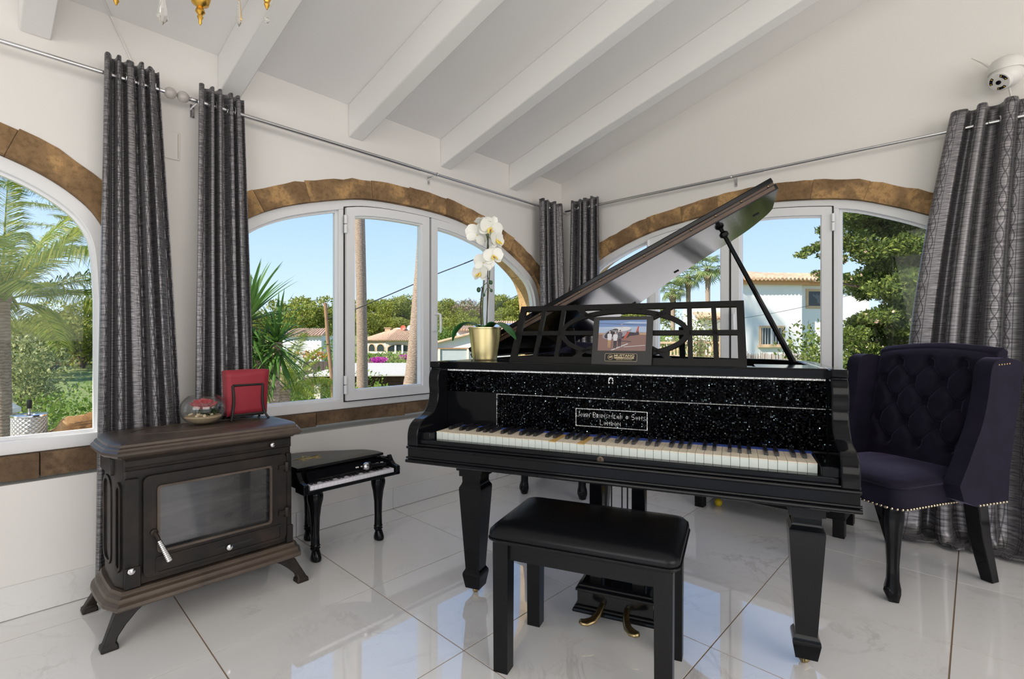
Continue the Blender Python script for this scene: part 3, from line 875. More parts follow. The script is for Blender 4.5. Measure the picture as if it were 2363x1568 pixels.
for i in range(50):
    z_ = kr_.uniform(-.0008, .0004)
    inst(wy if i in (18, 22) else wm, 'white_key', kbd, (.01175 + .0235 * i, 0, z_))
    n = i % 7          # 0 = A
    if n in (0, 2, 3, 5, 6) and i < 49: inst(bk, 'black_key', kbd, (.0235 * (i + 1) + {0: .002, 2: -.002, 3: .002, 5: -.003, 6: 0}[n], 0, 0))
# top boards beside the desk, shelf, music desk
MB().prism(ccw([(-.041, .178), (.085, .178), (.118, .205), (.150, .215), (.150, .44), (-.041, .44)]), xyz, .930, .955).build('side_board', BLACK, pn, bevel=.004)
MB().prism(ccw([(1.040, .178), (1.214, .178), (1.214, .44), (1.035, .44), (1.035, .195)]), xyz, .925, .953).build('side_board', BLACK, pn, bevel=.004)
MB().span((.152, .222, .928), (1.033, .44, .946)).build('desk_shelf', BLACK, pn, bevel=.003)
DL = R(15)
desk = bpy.data.objects.new('music_desk', None); 
bpy.data.objects.remove(desk)
dk = MB(); T0 = -.007; T1 = .007
fd = lambda a, h_, d: (a, d, h_)
dk_o = [(.150, 0), (1.012, 0), (1.003, .234), (.178, .234)]
dk_i = [(.180, .027), (.985, .027), (.980, .213), (.200, .213)]
dk.ring(dk_o, dk_i, fd, T0, T1)
def bar(p0, p1, wd):
    a, c_ = Vector(p0), Vector(p1); d_ = (c_ - a).normalized(); n_v = Vector((-d_.y, d_.x)) * wd / 2
    dk.prism([tuple(a - n_v), tuple(c_ - n_v), tuple(c_ + n_v), tuple(a + n_v)], fd, T0 + .0006, T1 - .0006)
bar((.18, .121), (.985, .121), .017)
for x, dx in ((.268, .012), (.352, .008)): bar((x - dx, .02), (x + dx, .22), .016)
for x, dx in ((.830, -.004), (.912, -.006)): bar((x - dx, .02), (x + dx, .22), .016)
for x in (.437, .755): bar((x, .02), (x, .053), .016); bar((x, .19), (x, .22), .016)
for x in (.521, .5915, .668): bar((x, .195), (x, .22), .014)
bar((.5915, .02), (.5915, .05), .014)
def ribbon(fx, n_pts, wd):
    P = [Vector(fx(i / n_pts)) for i in range(n_pts + 1)]; A, B2 = [], []
    for i, p in enumerate(P):
        t_ = (P[min(i + 1, n_pts)] - P[max(i - 1, 0)]).normalized(); n_v = Vector((-t_.y, t_.x)) * wd / 2
        A.append(tuple(p + n_v)); B2.append(tuple(p - n_v))
    for i in range(n_pts):
        q = [A[i], A[i + 1], B2[i + 1], B2[i]]
        dk.add([fd(x, h_, d) for d in (T0 + .0003, T1 - .0003) for x, h_ in q], [(0, 1, 2, 3), (7, 6, 5, 4), (0, 4, 5, 1), (2, 6, 7, 3)])
ribbon(lambda t: (.5915 + .229 * math.cos(2 * PI * t), .121 + .085 * math.sin(2 * PI * t)), 56, .017)
for sg in (1, -1):
    ribbon(lambda t: (.40 + .383 * t, .121 + sg * (.030 + .135 * (t - .5) ** 2 * 2.4)), 24, .015)
dko = dk.build('music_desk', BLACKM, pn, angle=30, loc=(0, .305, .9465), rot=(-DL, 0, 0))
for x in (.39, .80): MB().box((0, 0, 0), (.02, .006, .16)).build('desk_prop', BLACKM, pn, loc=(x, .385, 1.008), rot=(R(18), 0, 0))
# lid (hinged on the bass side) with the front flap folded back on top
LA = -math.atan(.505)
lid_o = [(p[0] + .082, p[1]) for p in outline(.42)]
lid = MB().prism(lid_o, xyz, 0, .020).build('lid', BLACK, pn, bevel=.003, loc=(-.082, 0, .958), rot=(0, LA, 0))
MB().span((.004, .4185, .004), (1.33, .4205, .0165)).build('lid_edge', EDGEW, lid)
MB().prism(ccw([(.0, .425), (1.337, .425), (1.337, .78), (1.325, .80), (.0, .80)]), xyz, .030, .048).build('front_flap', BLACK, lid, bevel=.003)
MB().span((.004, .428, .019), (1.335, .50, .0305)).build('folded_hinge', EDGEW, lid)
b = MB()
for i in range(14): b.sphere((.08 + .095 * i, .427, .025), .004, 8, 6)
b.build('hinge_screws', BRASS, lid, kind='stuff')
for x, y in ((1.27, .66), (.90, .97), (.62, 1.25)):
    MB().span((x - .012, y - .006, -.004), (x + .012, y + .006, .0)).build('rubber_stop', GASKET, lid)
# prop stick
p0, p1 = Vector((1.180, .665, .954)), Vector((.925, .60, 1.474))
pr = MB().tube([p0, p0.lerp(p1, .5), p1], [.012, .0095, .008], 8).build('lid_prop', BLACK, pn)
dd = (p1 - p0).normalized(); pc = p0.lerp(p1, .955)
b = MB(); b.tube([pc - dd * .012, pc - dd * .006, pc + dd * .006, pc + dd * .012], [.010, .017, .017, .010], 10); b.build('collar', BLACKM, pr)
# legs
def sq(h_, z): return [(-h_, -h_, z), (h_, -h_, z), (h_, h_, z), (-h_, h_, z)]
leg = MB(); leg.loft([sq(h_, z) for h_, z in ((.058, .600), (.058, .510), (.050, .508), (.050, .486), (.041, .484), (.040, .462), (.043, .452), (.050, .440), (.0505, .430), (.031, .112), (.031, .106), (.039, .092), (.040, .082), (.031, .030))])
lm = leg.mesh('leg', BLACK, 25)
cs = MB()
cs.lathe([(.012, .030), (.013, .026), (.009, .020)], (0, 0, 0), 10)
cs.box((-.0105, .004, .020), (.003, .02, .024)); cs.box((.0105, .004, .020), (.003, .02, .024))
cs.lathe([(.0145, -.008), (.0155, -.006), (.0155, .006), (.0145, .008)], (0, .006, .0155), 16, rot=Euler((0, R(90), 0)).to_matrix())
cm = cs.mesh('caster', BRASS, 30)
for x, y in ((.0, .300), (1.182, .318), (.30, 1.25)):
    lo = inst(lm, 'leg', pn, (x, y, 0)); lo2 = inst(cm, 'caster', lo, (0, 0, 0), (0, 0, R(35)))
# pedal lyre
for x in (.500, .656): MB().span((x - .024, .305, .130), (x + .024, .350, .602)).build('lyre_post', BLACK, pn, bevel=.003)
b = MB()
for x in (.553, .592, .612): b.tube([(x, .335, .15), (x, .335, .60)], .0028, 6)
b.build('pedal_rods', IRON, pn)
lx0, lx1 = .440, .716
def bx(i, z): return [(lx0 - i, .262 - i, z), (lx1 + i, .262 - i, z), (lx1 + i, .392 + i, z), (lx0 - i, .392 + i, z)]
lb = MB(); lb.loft([bx(i, z) for i, z in ((.012, .040), (.014, .046), (.012, .052), (.006, .056), (.006, .062), (-.002, .066), (-.002, .112), (.004, .116), (.004, .124), (-.006, .130), (-.006, .136), (-.016, .142))])
lbo = lb.build('pedal_box', BLACK, pn, angle=25)
for x, sg in ((.535, -1), (.625, 1)):
    pd = MB(); P = [Vector((x, .28, .078)), Vector((x, .240, .076)), Vector((x + sg * .004, .215, .066)), Vector((x + sg * .016, .190, .056)), Vector((x + sg * .036, .172, .053)), Vector((x + sg * .050, .166, .055)), Vector((x + sg * .058, .163, .057))]
    wds = [.011, .011, .012, .016, .020, .017, .006]; rings = []
    for i, p in enumerate(P):
        t_ = (P[min(i + 1, 6)] - P[max(i - 1, 0)]).normalized(); s_ = t_.cross(Vector((0, 0, 1))).normalized(); u_ = s_.cross(t_)
        rings.append([p + s_ * wds[i] * math.cos(a) + u_ * min(wds[i], .0095) * math.sin(a) for a in [2 * PI * k / 12 for k in range(12)]])
    pd.loft(rings).build('pedal', BRASS, lbo, angle=60)
# leftover details: hinge plate inside the rim, chipped lacquer
MB().span((-.0545, .62, .90), (-.0535, .65, .93)).build('hinge_plate', STEEL, pn)

# ------------------------------------------------------------------ text helper
def text(name, s_, size, m_, parent, loc, rot, ext=.0002, align='CENTER', sx=1, bold=0):
    cu = bpy.data.curves.new(name, 'FONT'); cu.body = s_; cu.size = size; cu.extrude = ext; cu.align_x = align; cu.align_y = 'CENTER'; cu.offset = bold
    o = bpy.data.objects.new(name, cu); COL.objects.link(o)
    dg = bpy.context.evaluated_depsgraph_get()
    me = bpy.data.meshes.new_from_object(o.evaluated_get(dg)); bpy.data.objects.remove(o)
    me.materials.clear(); me.materials.append(m_)
    q = bpy.data.objects.new(name, me); COL.objects.link(q); q.parent = parent; q.location = loc; q.rotation_euler = rot; q.scale = (sx, 1, 1)
    return q
# ------------------------------------------------------------------ framed helicopter photograph leaning on the music desk
pf = thing('photo_frame', 'black carbon-look photo folder with a helicopter picture leaning on the music desk', 'photo frame', Wp(.5975, .2830, .9475), PR)
_m = NT('carbon_card'); _v = _m.obj(); _w = _m.n('TexWave', wave_type='BANDS', bands_direction='DIAGONAL'); _m.set(_w, 'Vector', _v); _m.set(_w, 'Scale', 150.0)
_m.P(Base_Color=_m.ramp(_w.outputs['Fac'], [(.3, (.006, .006, .006)), (.7, (.022, .022, .022))]), Roughness=.4); CARBON = _m.mat
lr = (-DL, 0, 0)
bd = MB().span((-.1085, -.006, 0), (.1085, .006, .182)).build('card', CARBON, pf, bevel=.0015, rot=lr)
pp = MB(); pw, ph0, ph1 = .0865, .052, .168
def pol(P, m_, lay):
    pp.prism([(x * pw, ph0 + (ph1 - ph0) * z) for x, z in P], fd, -.0063 - .0001 * lay, -.0061 - .0001 * lay, m_)
def ell(cx, cz, rx, rz, m_, lay, n_=20, rot_=0):
    P = []
    for i in range(n_):
        a = 2 * PI * i / n_; x, z = rx * math.cos(a), rz * math.sin(a)
        P.append((cx + x * math.cos(rot_) - z * math.sin(rot_) * .67, cz + x * math.sin(rot_) * 1.5 + z * math.cos(rot_)))
    pol(P, m_, lay)
flat = lambda n_, c_: mat(n_, c_, .3)
PM = [flat('print_sky_high', (.17, .27, .50)), flat('print_sky_low', (.36, .45, .60)), flat('print_sand', (.45, .30, .20)), flat('print_tarmac', (.23, .135, .12)), flat('print_dark', (.035, .03, .045)), flat('print_grey', (.30, .28, .33)), flat('print_white', (.62, .62, .66)), flat('print_red', (.45, .09, .06)), flat('print_khaki', (.42, .27, .13)), flat('print_skin', (.45, .26, .19)), flat('print_cloud', (.45, .52, .64))]
pol([(-1, .78), (1, .78), (1, 1), (-1, 1)], 0, 0); pol([(-1, .58), (1, .58), (1, .78), (-1, .78)], 1, 0)
pol([(-1, .52), (1, .50), (1, .59), (.6, .60), (-1, .575)], 2, 0); pol([(-1, 0), (1, 0), (1, .51), (-1, .53)], 3, 0)
pol([(-1, .74), (-.3, .78), (.4, .75), (-.2, .72)], 10, 1); pol([(0, .9), (1, .88), (1, .92), (.3, .94)], 10, 1)
ell(-.25, .46, .55, .075, 4, 1); pol([(.1, .12), (.98, .17), (.98, .185), (.1, .135)], 6, 1); pol([(-.45, .02), (.25, .24), (.28, .22), (-.38, .01)], 6, 1)
ell(-.22, .57, .62, .17, 5, 2, 24, .12); ell(-.45, .56, .30, .12, 4, 3, 20, .25); ell(-.05, .70, .42, .075, 6, 3, 20, .05)
pol([(.2, .62), (.72, .56), (.72, .52), (.2, .46)], 4, 3); ell(.64, .60, .055, .10, 4, 4); pol([(.58, .62), (.66, .80), (.70, .80), (.67, .6)], 7, 5)
pol([(.12, .34), (.32, .60), (.24, .62), (.08, .42)], 7, 4); pol([(-.35, .34), (.4, .30), (.4, .28), (-.35, .32)], 4, 4)
ell(-.03, .86, .05, .02, 5, 4); pol([(-1, .905), (-.03, .87), (-.03, .858), (-1, .895)], 4, 3); pol([(-.03, .875), (.98, .83), (.98, .822), (-.03, .86)], 4, 3); pol([(-.045, .74), (-.015, .74), (-.02, .86), (-.04, .86)], 5, 3)
for x, top, leg_, h_ in ((-.52, 6, 8, .56), (-.27, 6, 4, .54), (-.08, 4, 4, .60)):   # three visitors in front of it
    ell(x, h_ + .03, .032, .035, 9, 6); ell(x, h_ + .055, .034, .02, 4 if top == 4 else 6, 7)
    pol([(x - .10, h_ - .03), (x - .04, h_), (x + .04, h_), (x + .10, h_ - .04), (x + .07, h_ - .22), (x - .07, h_ - .22)], top, 6)
    pol([(x - .065, h_ - .21), (x + .065, h_ - .21), (x + .05, h_ - .47), (x + .012, h_ - .47), (x, h_ - .28), (x - .015, h_ - .47), (x - .055, h_ - .47)], leg_, 5)
for k in range(4): pol([(-.15, .55 - .05 * k), (-.01, .55 - .05 * k), (-.01, .565 - .05 * k), (-.15, .565 - .05 * k)], 5, 7)
pp.build('photo_print', PM, pf, angle=0, rot=lr)
CREAM = mat('gold_print', (.62, .50, .30), .45)
def rrect(x0, x1, z0, z1, r_, n_=5):
    P = []
    for cx, cz, a0 in ((x1 - r_, z0 + r_, -90), (x1 - r_, z1 - r_, 0), (x0 + r_, z1 - r_, 90), (x0 + r_, z0 + r_, 180)):
        for i in range(n_ + 1): a = R(a0 + 90 * i / n_); P.append((cx + r_ * math.cos(a), cz + r_ * math.sin(a)))
    return P
MB().prism(rrect(-.058, .058, .0125, .0415, .004), fd, -.0064, -.006).build('plaque', GASKET, pf, angle=0, rot=lr)
MB().ring(rrect(-.058, .058, .0125, .0415, .004), offset(rrect(-.058, .058, .0125, .0415, .004), .0009), fd, -.0066, -.0061).build('plaque_border', CREAM, pf, angle=0, rot=lr)
tl = lambda x, h_: (x, -.0066 * math.cos(DL) + h_ * math.sin(DL), h_ * math.cos(DL) + .0066 * math.sin(DL))
tr_ = (R(90) - DL, 0, 0)
text('brand_lettering', 'MUSTANG', .0125, CREAM, pf, tl(.012, .0330), tr_, sx=1.25, bold=.0002)
MB().span((-.0235, -.0066, .0228), (.047, -.0062, .0275)).build('word_band', CREAM, pf, angle=0, rot=lr)
text('band_lettering', 'HELICOPTERS', .0048, GASKET, pf, tl(.0245, .0251), tr_, ext=.0004, sx=1.05)
text('place_lettering', 'GRAND CANYON', .0052, CREAM, pf, tl(.012, .0188), tr_, sx=1.35)
lg = MB(); C1 = [(-.0375 + .0095 * math.cos(2 * PI * i / 24), .0275 + .0095 * math.sin(2 * PI * i / 24)) for i in range(24)]
lg.ring(C1, offset(C1, .001), fd, -.0066, -.0062); lg.prism([(-.044, .027), (-.041, .0305), (-.037, .0305), (-.034, .033), (-.032, .0305), (-.0315, .027), (-.034, .0275), (-.035, .0235), (-.0365, .0265), (-.0395, .0262), (-.041, .0235), (-.0415, .0265)], fd, -.0066, -.0062)
lg.build('round_emblem', CREAM, pf, angle=0, rot=lr)

# ------------------------------------------------------------------ potted orchid on the bass side board
oc = Wp(.034, .315, .955)
orch = thing('potted_orchid', 'white moth orchid in a shiny gold metal pot on the piano', 'orchid', oc, PR)
pr_ = [(.046, .002), (.0485, 0), (.050, .004), (.0505, .008), (.066, .128), (.0685, .130), (.0685, .134), (.0665, .135), (.064, .131), (.062, .118), (.0, .118)]
MB().lathe(pr_[:-1], (0, 0, 0), 40, caps=True).build('pot', GOLD, orch, angle=40)
SOIL = mat('soil', (.03, .02, .012), .95, bump=.5, bscale=90)
MB().lathe([(.062, .112), (.062, .120), (.001, .124)], (0, 0, 0), 20).build('soil', SOIL, orch)
_m = NT('orchid_leaf'); _v = _m.obj(); _m.P(Base_Color=_m.ramp(_m.noise(_v, 25, 2), [(.3, (.012, .075, .018)), (.7, (.03, .14, .035))]), Roughness=.3); OLEAF = _m.mat
STEM = mat('orchid_stem', (.045, .075, .02), .5, vary=.4, vscale=30); STAKE = mat('stake', (.03, .012, .010), .5)
BUD = mat('bud', (.03, .08, .03), .4)
_m = NT('petal'); _m.P(Base_Color=(.86, .86, .80), Roughness=.5, Subsurface_Weight=.25, Subsurface_Radius=(.01, .01, .008), Subsurface_Scale=.3); PETAL = _m.mat
LIP = mat('orchid_lip', (.80, .62, .10), .5, vary=.3, vscale=90); LIPC = mat('lip_throat', (.55, .10, .18), .5)
def leaf(P, wds, n_, m_, parent, name='leaf', cup=.25, thick=.0016):
    """blade along a spine of points, width per point; cupped across"""
    S_ = spline(P, n_); W_ = [v_[0] for v_ in spline([(x,) for x in wds], n_)]
    b_ = MB(); k = len(S_); rows = []
    for i in range(k):
        p = Vector(S_[i]); t_ = (Vector(S_[min(i + 1, k - 1)]) - Vector(S_[max(i - 1, 0)])).normalized()
        s_ = t_.cross(Vector((0, 0, 1)));  s_ = s_.normalized() if s_.length > 1e-4 else Vector((1, 0, 0)); u_ = s_.cross(t_)
        rows.append([p + s_ * W_[i] * a + u_ * abs(a) * W_[i] * cup for a in (-1, -.55, 0, .55, 1)])
    vs = [p for r_ in rows for p in r_]; fs = [(i * 5 + j, i * 5 + j + 1, (i + 1) * 5 + j + 1, (i + 1) * 5 + j) for i in range(k - 1) for j in range(4)]
    b_.add(vs, fs); o = b_.build(name, m_, parent, angle=180)
    md = o.modifiers.new('t', 'SOLIDIFY'); md.thickness = thick
    return o
leaf([(-.01, -.01, .12), (-.05, -.015, .15), (-.09, -.02, .145), (-.125, -.02, .115), (-.14, -.02, .08)], [.012, .024, .026, .020, .003], 5, OLEAF, orch)
leaf([(.01, .0, .12), (.05, -.02, .148), (.09, -.03, .14), (.13, -.04, .112), (.158, -.045, .085)], [.012, .026, .030, .026, .004], 5, OLEAF, orch)
leaf([(.0, .01, .12), (.02, .05, .15), (.03, .07, .15)], [.012, .022, .003], 5, OLEAF, orch)
leaf([(.0, -.01, .12), (.012, -.04, .140), (.02, -.055, .135)], [.012, .02, .003], 5, OLEAF, orch)
st1 = spline([(-.006, 0, .12), (-.010, 0, .22), (-.002, 0, .34), (.010, 0, .44), (.016, 0, .52)], 6)
st2 = spline([(.004, .004, .12), (.014, 0, .25), (.022, 0, .36), (.018, 0, .46), (.004, -.004, .53), (-.02, -.006, .55)], 6)
MB().tube(st1, .0024, 6).build('stem', STEM, orch); MB().tube(st2, .0022, 6).build('stem', STEM, orch)
MB().tube([(-.012, -.004, .12), (-.018, -.004, .22), (-.010, -.002, .30)], .0028, 6).build('stake', STAKE, orch)
MB().tube([(.012, -.004, .12), (.014, -.002, .30), (.016, .0, .50)], .0018, 6).build('stake', STAKE, orch)
def flower(c, face, size, roll=0):
    z_ = Vector(face).normalized(); M_ = z_.to_track_quat('Z', 'Y').to_matrix() @ Matrix.Rotation(roll, 3, 'Z')
    fo = bpy.data.objects.new('flower', None); COL.objects.link(fo)
    bpy.data.objects.remove(fo)
    b_ = MB()
    def petal(ang, L_, W_, lift, m_=0, curl=.1):
        nu_, nv_ = 6, 8
        def f(u, v):
            a = (u - .5) * 2; w_ = W_ * math.sin(PI * min(1, v * .86 + .07)) ** .6
            x = v * L_; y = a * w_; z = lift * L_ * v - curl * L_ * v * v + .10 * W_ * a * a
            ca, sa = math.cos(ang), math.sin(ang)
            return tuple(M_ @ Vector((x * ca - y * sa, x * sa + y * ca, z)) + Vector(c))
        b_.grid(f, nu_, nv_, m_)
    petal(R(90), size * .95, size * .36, .10); petal(R(215), size * .9, size * .34, .10); petal(R(325), size * .9, size * .34, .10)
    petal(R(15), size, size * .58, .22); petal(R(165), size, size * .58, .22)
    o = b_.build('flower', PETAL, orch, angle=180, fix=False)
    l_ = MB()
    for sg in (1, -1):
        l_.tube([Vector(c), Vector(c) + M_ @ Vector((sg * size * .18, -size * .16, size * .25)), Vector(c) + M_ @ Vector((sg * size * .20, -size * .34, size * .42)), Vector(c) + M_ @ Vector((sg * size * .12, -size * .44, size * .50))], [size * .05, size * .10, size * .07, size * .015], 8)
    l_.sphere(Vector(c) + M_ @ Vector((0, size * .02, size * .12)), size * .10, 10, 6)
    l_.build('lip', LIP, o)
    t_ = MB(); t_.sphere(Vector(c) + M_ @ Vector((0, -size * .10, size * .20)), size * .06, 8, 6); t_.build('throat', LIPC, o)
    return o
flower((-.028, -.012, .515), (-.55, .55, .15), .052, .3)
flower((.022, .004, .540), (.35, -.25, -.15), .055, -.35)
flower((.052, .0, .488), (.85, -.15, .05), .046, .1)
flower((-.006, -.012, .575 - .015), (-.1, .2, .9), .042, 1.2)
flower((.040, -.006, .424), (.70, -.65, .0), .044, .2)
flower((.004, -.020, .398), (-.15, .9, .1), .046, .2)
flower((-.012, -.016, .355), (-.25, -.95, .05), .042, -.1)
for p, r_ in (((-.026, -.004, .290), (.009, .008, .011)), ((.028, 0, .318), (.008, .007, .009)), ((.030, .0, .285), (.006, .006, .007)), ((-.004, 0, .268), (.006, .006, .007))):
    MB().sphere(p, r_, 10, 8).build('bud', BUD, orch); MB().tube([p, (.010, 0, p[2] + .028)], .0014, 5).build('bud_stalk', STEM, orch)

# ------------------------------------------------------------------ piano bench
bc = Wp(.55, .048, 0)
bn = thing('piano_bench', 'black wooden piano bench with a padded leather seat', 'bench', bc, PR)
bw, bdp = .275, .170
legm = MB().loft([sq(.0235, 0), sq(.0255, .405)]).mesh('leg', BLACKM, 0)
lo_ = []
for sx in (-1, 1):
    for sy in (-1, 1): lo_.append(inst(legm, 'leg', bn, (sx * (bw - .030), sy * (bdp - .028), 0)))
for sy in (-1, 1): MB().span((-bw + .055, sy * (bdp - .026) - .011, .352), (bw - .055, sy * (bdp - .026) + .011, .414)).build('apron', BLACKM, bn, bevel=.002)
for sx in (-1, 1): MB().span((sx * (bw - .026) - .011, -bdp + .054, .352), (sx * (bw - .026) + .011, bdp - .054, .414)).build('apron', BLACKM, bn, bevel=.002)
def rr3(ex, r_, z): return [(x, y, z) for x, y in rrect(-bw - ex, bw + ex, -bdp - ex, bdp + ex, r_, 5)]
MB().loft([rr3(-.004, .03, .404), rr3(.006, .034, .407), rr3(.008, .034, .413), rr3(.004, .034, .417)]).build('seat_base', BLACKM, bn, angle=40)
cu = MB(); cu.loft([rr3(.004, .034, .417), rr3(.012, .036, .421), rr3(.014, .038, .430), rr3(.012, .038, .442), rr3(.0, .034, .454), rr3(-.020, .03, .461), rr3(-.06, .03, .466), rr3(-.11, .03, .4685), rr3(-.15, .018, .470)])
cu.build('seat_pad', LEATHER, bn, angle=70)
pi_ = MB(); Q = rr3(.0135, .037, .4185); pi_.tube([*Q, Q[0]], .0035, 6); pi_.build('piping', LEATHER, bn)
# ================================================================== WOOD STOVE
sv = thing('wood_stove', 'dark cast-iron wood stove with glass door and curved feet below the curtains', 'stove', (.682, 2.33, 0))
def sym(P): return ccw(P + [(-x, y) for x, y in reversed(P)])
def plan(k, rnd=0):
    """octagonal plan grown by k; rnd rounds the ends"""
    P = [(.287 + .55 * k, -.170 - k), (.303 + .8 * k, -.120 - .5 * k), (.303 + .9 * k, -.04), (.298 + .9 * k, .08), (.280 + .7 * k, .128 + .35 * k), (.25 + .5 * k, .148 + .45 * k)]
    if rnd: P = [P[0]] + spline(P[1:], 4)
    return sym(P)
def pz(P, z): return [(x, y, z) for x, y in P]
MB().prism(plan(0), xyz, .178, .632).build('body', CAST, sv, bevel=.006)
MB().loft([pz(plan(k, 1), z) for k, z in ((.012, .178), (.018, .172), (.018, .165), (.030, .160), (.034, .152), (.034, .146), (.046, .140), (.048, .130), (.044, .124), (.02, .120))]).build('base_plate', CASTD, sv, angle=25)
tp = MB().loft([pz(plan(k, 1), z) for k, z in ((.010, .628), (.020, .636), (.040, .640), (.047, .648), (.047, .656), (.038, .662), (.036, .668), (.026, .672), (.024, .680), (.012, .685), (-.02, .687))]).build('top_plate', CASTD, sv, angle=25)
MB().ring([(.235 * math.cos(2 * PI * i / 40), .02 + .105 * math.sin(2 * PI * i / 40)) for i in range(40)], [(.228 * math.cos(2 * PI * i / 40), .02 + .098 * math.sin(2 * PI * i / 40)) for i in range(40)], xyz, .686, .6885).build('lid_rim', CASTD, tp)
fy = lambda a, h_, d: (a, -.170 - d, h_)
# frieze, pilasters
MB().prism([(-.287, .585), (.287, .585), (.287, .628), (-.287, .628)], fy, 0, .008).build('frieze', CAST, sv, bevel=.003)
b = MB()
for z in (.590, .598, .622): b.tube([(-.285, -.179, z), (.285, -.179, z)], .0025, 6)
b.build('frieze_bead', CAST, sv)
for x0, x1 in ((-.287, -.246), (.266, .287)):
    MB().prism([(x0, .20), (x1, .20), (x1, .56), (x0, .56)], fy, 0, .012).build('pilaster', CAST, sv, bevel=.004)
    MB().prism([(x0, .18), (x1 + .006, .18), (x1 + .006, .255), (x0, .255)], fy, .0, .016).build('pilaster_foot', CAST, sv, bevel=.004)
# cheek panels on the canted and side faces
for sx in (-1, 1):
    c0 = Vector((sx * .287, -.170)); c1 = Vector((sx * .303, -.120)); t_ = (c1 - c0); n_v = Vector((-t_.y, t_.x)).normalized() * (1 if sx > 0 else -1) * -1
    if n_v.x * sx < 0: n_v = -n_v
    cf = lambda a, h_, d, c0=c0, t_=t_, n_v=n_v: (c0.x + t_.x * a + n_v.x * d, c0.y + t_.y * a + n_v.y * d, h_)
    P = [(.22, .25), (.5, .235), (.78, .25), (.78, .53), (.5, .548), (.22, .53)]
    MB().ring(P, [(.34, .26), (.5, .25), (.66, .26), (.66, .52), (.5, .532), (.34, .52)], cf, 0, .006).build('side_bead', CAST, sv)
    sf = lambda a, h_, d, sx=sx: (sx * (.3005 + d), a, h_)
    Q = rrect(-.075, .06, .235, .55, .05)
    MB().ring(Q, offset(ccw(Q), .014), sf, 0, .007).build('side_bead', CAST, sv)
    MB().prism([(-.11, .565), (.08, .565), (.08, .625), (-.11, .625)], sf, -.01, .012).build('side_frieze', CAST, sv, bevel=.004)
# door
dr = MB(); D0 = rrect(-.235, .262, .205, .562, .022); dr.prism(D0, fy, .002, .022, 0, [rrect(-.196, .200, .286, .524, .012)])
do = dr.build('door', CAST, sv, bevel=.004)
MB().prism(rrect(-.196, .200, .286, .524, .012), fy, .022, .030, 0, [rrect(-.188, .192, .294, .516, .010)]).build('glass_bead', CASTD, do)
MB().prism(rrect(-.205, .209, .278, .532, .012), fy, .004, .009).build('door_glass', SOOT, do, angle=0)
MB().prism(rrect(-.200, .240, .212, .272, .006), fy, .022, .026, 0, [rrect(-.194, .234, .218, .266, .005)]).build('ash_panel_bead', CAST, do)
MB().prism(rrect(-.005, .125, .236, .246, .0048), fy, .0222, .0235).build('air_slot', GASKET, do)
rx = Euler((R(90), 0, 0)).to_matrix()
def knob(name, x, z, parent, r_=.010):
    MB().lathe([(.004, 0), (.004, .008), (r_ * .8, .010), (r_, .014), (r_ * .95, .018), (r_ * .5, .021), (.001, .0215)], (0, 0, 0), 16, rot=rx).build(name, CHROME, parent, loc=(x, -.170 - .022, z))
knob('air_knob', .036, .240, do, .0115); knob('damper_knob', .198, .609, sv, .009); knob('side_knob', -.272, .250, sv, .011)
b = MB(); b.lathe([(.012, 0), (.012, .01), (.006, .014)], (-.205, -.192, .362), 10, rot=rx); b.tube([(-.205, -.206, .362), (-.200, -.222, .350), (-.196, -.226, .335)], .006, 8); b.build('handle_stub', CAST, do)
P = [Vector((-.197, -.226, .338)), Vector((-.168, -.236, .262))]
pts = [P[0].lerp(P[1], i / 24) for i in range(25)]
b = MB(); b.tube(pts, [(.0062 + .004 * i / 24) + (.0012 if i % 2 else 0) for i in range(25)], 12); b.build('spring_handle', CHROME, do)
for z in (.508, .318):
    b = MB(); b.lathe([(.010, -.02), (.011, -.018), (.011, .018), (.010, .02)], (.262, -.196, z), 10); b.box((.245, -.196, z), (.035, .008, .02)); b.build('door_hinge', CAST, do)
# feet
for sx in (-1, 1):
    for sy in (-1, 1):
        sec = []
        for z, xo, wd, yo, dp in ((.135, .292, .115, .150, .050), (.118, .300, .095, .158, .046), (.095, .312, .066, .166, .042), (.065, .326, .046, .176, .038), (.036, .340, .035, .187, .034), (.022, .346, .036, .192, .036), (.016, .352, .046, .197, .046), (.0, .354, .050, .200, .050)):
            ya, yb_ = yo + .005, yo - dp + .005
            sec.append([(sx * xo, sy * ya, z), (sx * (xo - wd), sy * ya, z), (sx * (xo - wd), sy * yb_, z), (sx * xo, sy * yb_, z)])
        MB().loft(sec).build('foot', CAST, sv, bevel=.004, angle=50)

# ------------------------------------------------------------------ glass bowl with a preserved rose
SZ = .6875
gb = thing('rose_bowl', 'round glass bowl holding a red rose, sand and shells on the stove', 'glass bowl', (.705, 2.385, SZ))
GB = [(.034, .0), (.040, .001), (.060, .012), (.078, .036), (.0845, .062), (.080, .088), (.066, .108), (.056, .116), (.0565, .118), (.054, .1175)]
GI = [(.064, .1075), (.078, .0875), (.0825, .062), (.076, .0365), (.058, .014), (.036, .004), (.001, .004)]
MB().lathe(spline(GB, 3) + spline(GI, 3), (0, 0, 0), 32, caps=False).build('bowl', BOWL, gb, angle=60)
SAND = mat('sand', (.52, .40, .26), .95, vary=.25, vscale=120, bump=.6, bscale=300); SHELL = mat('shell', (.72, .60, .42), .5, vary=.2, vscale=40)
MB().lathe([(.001, .005), (.036, .005), (.057, .016), (.069, .030), (.064, .036), (.001, .040)], (0, 0, 0), 24).build('sand', SAND, gb)
rb = random.Random(3)
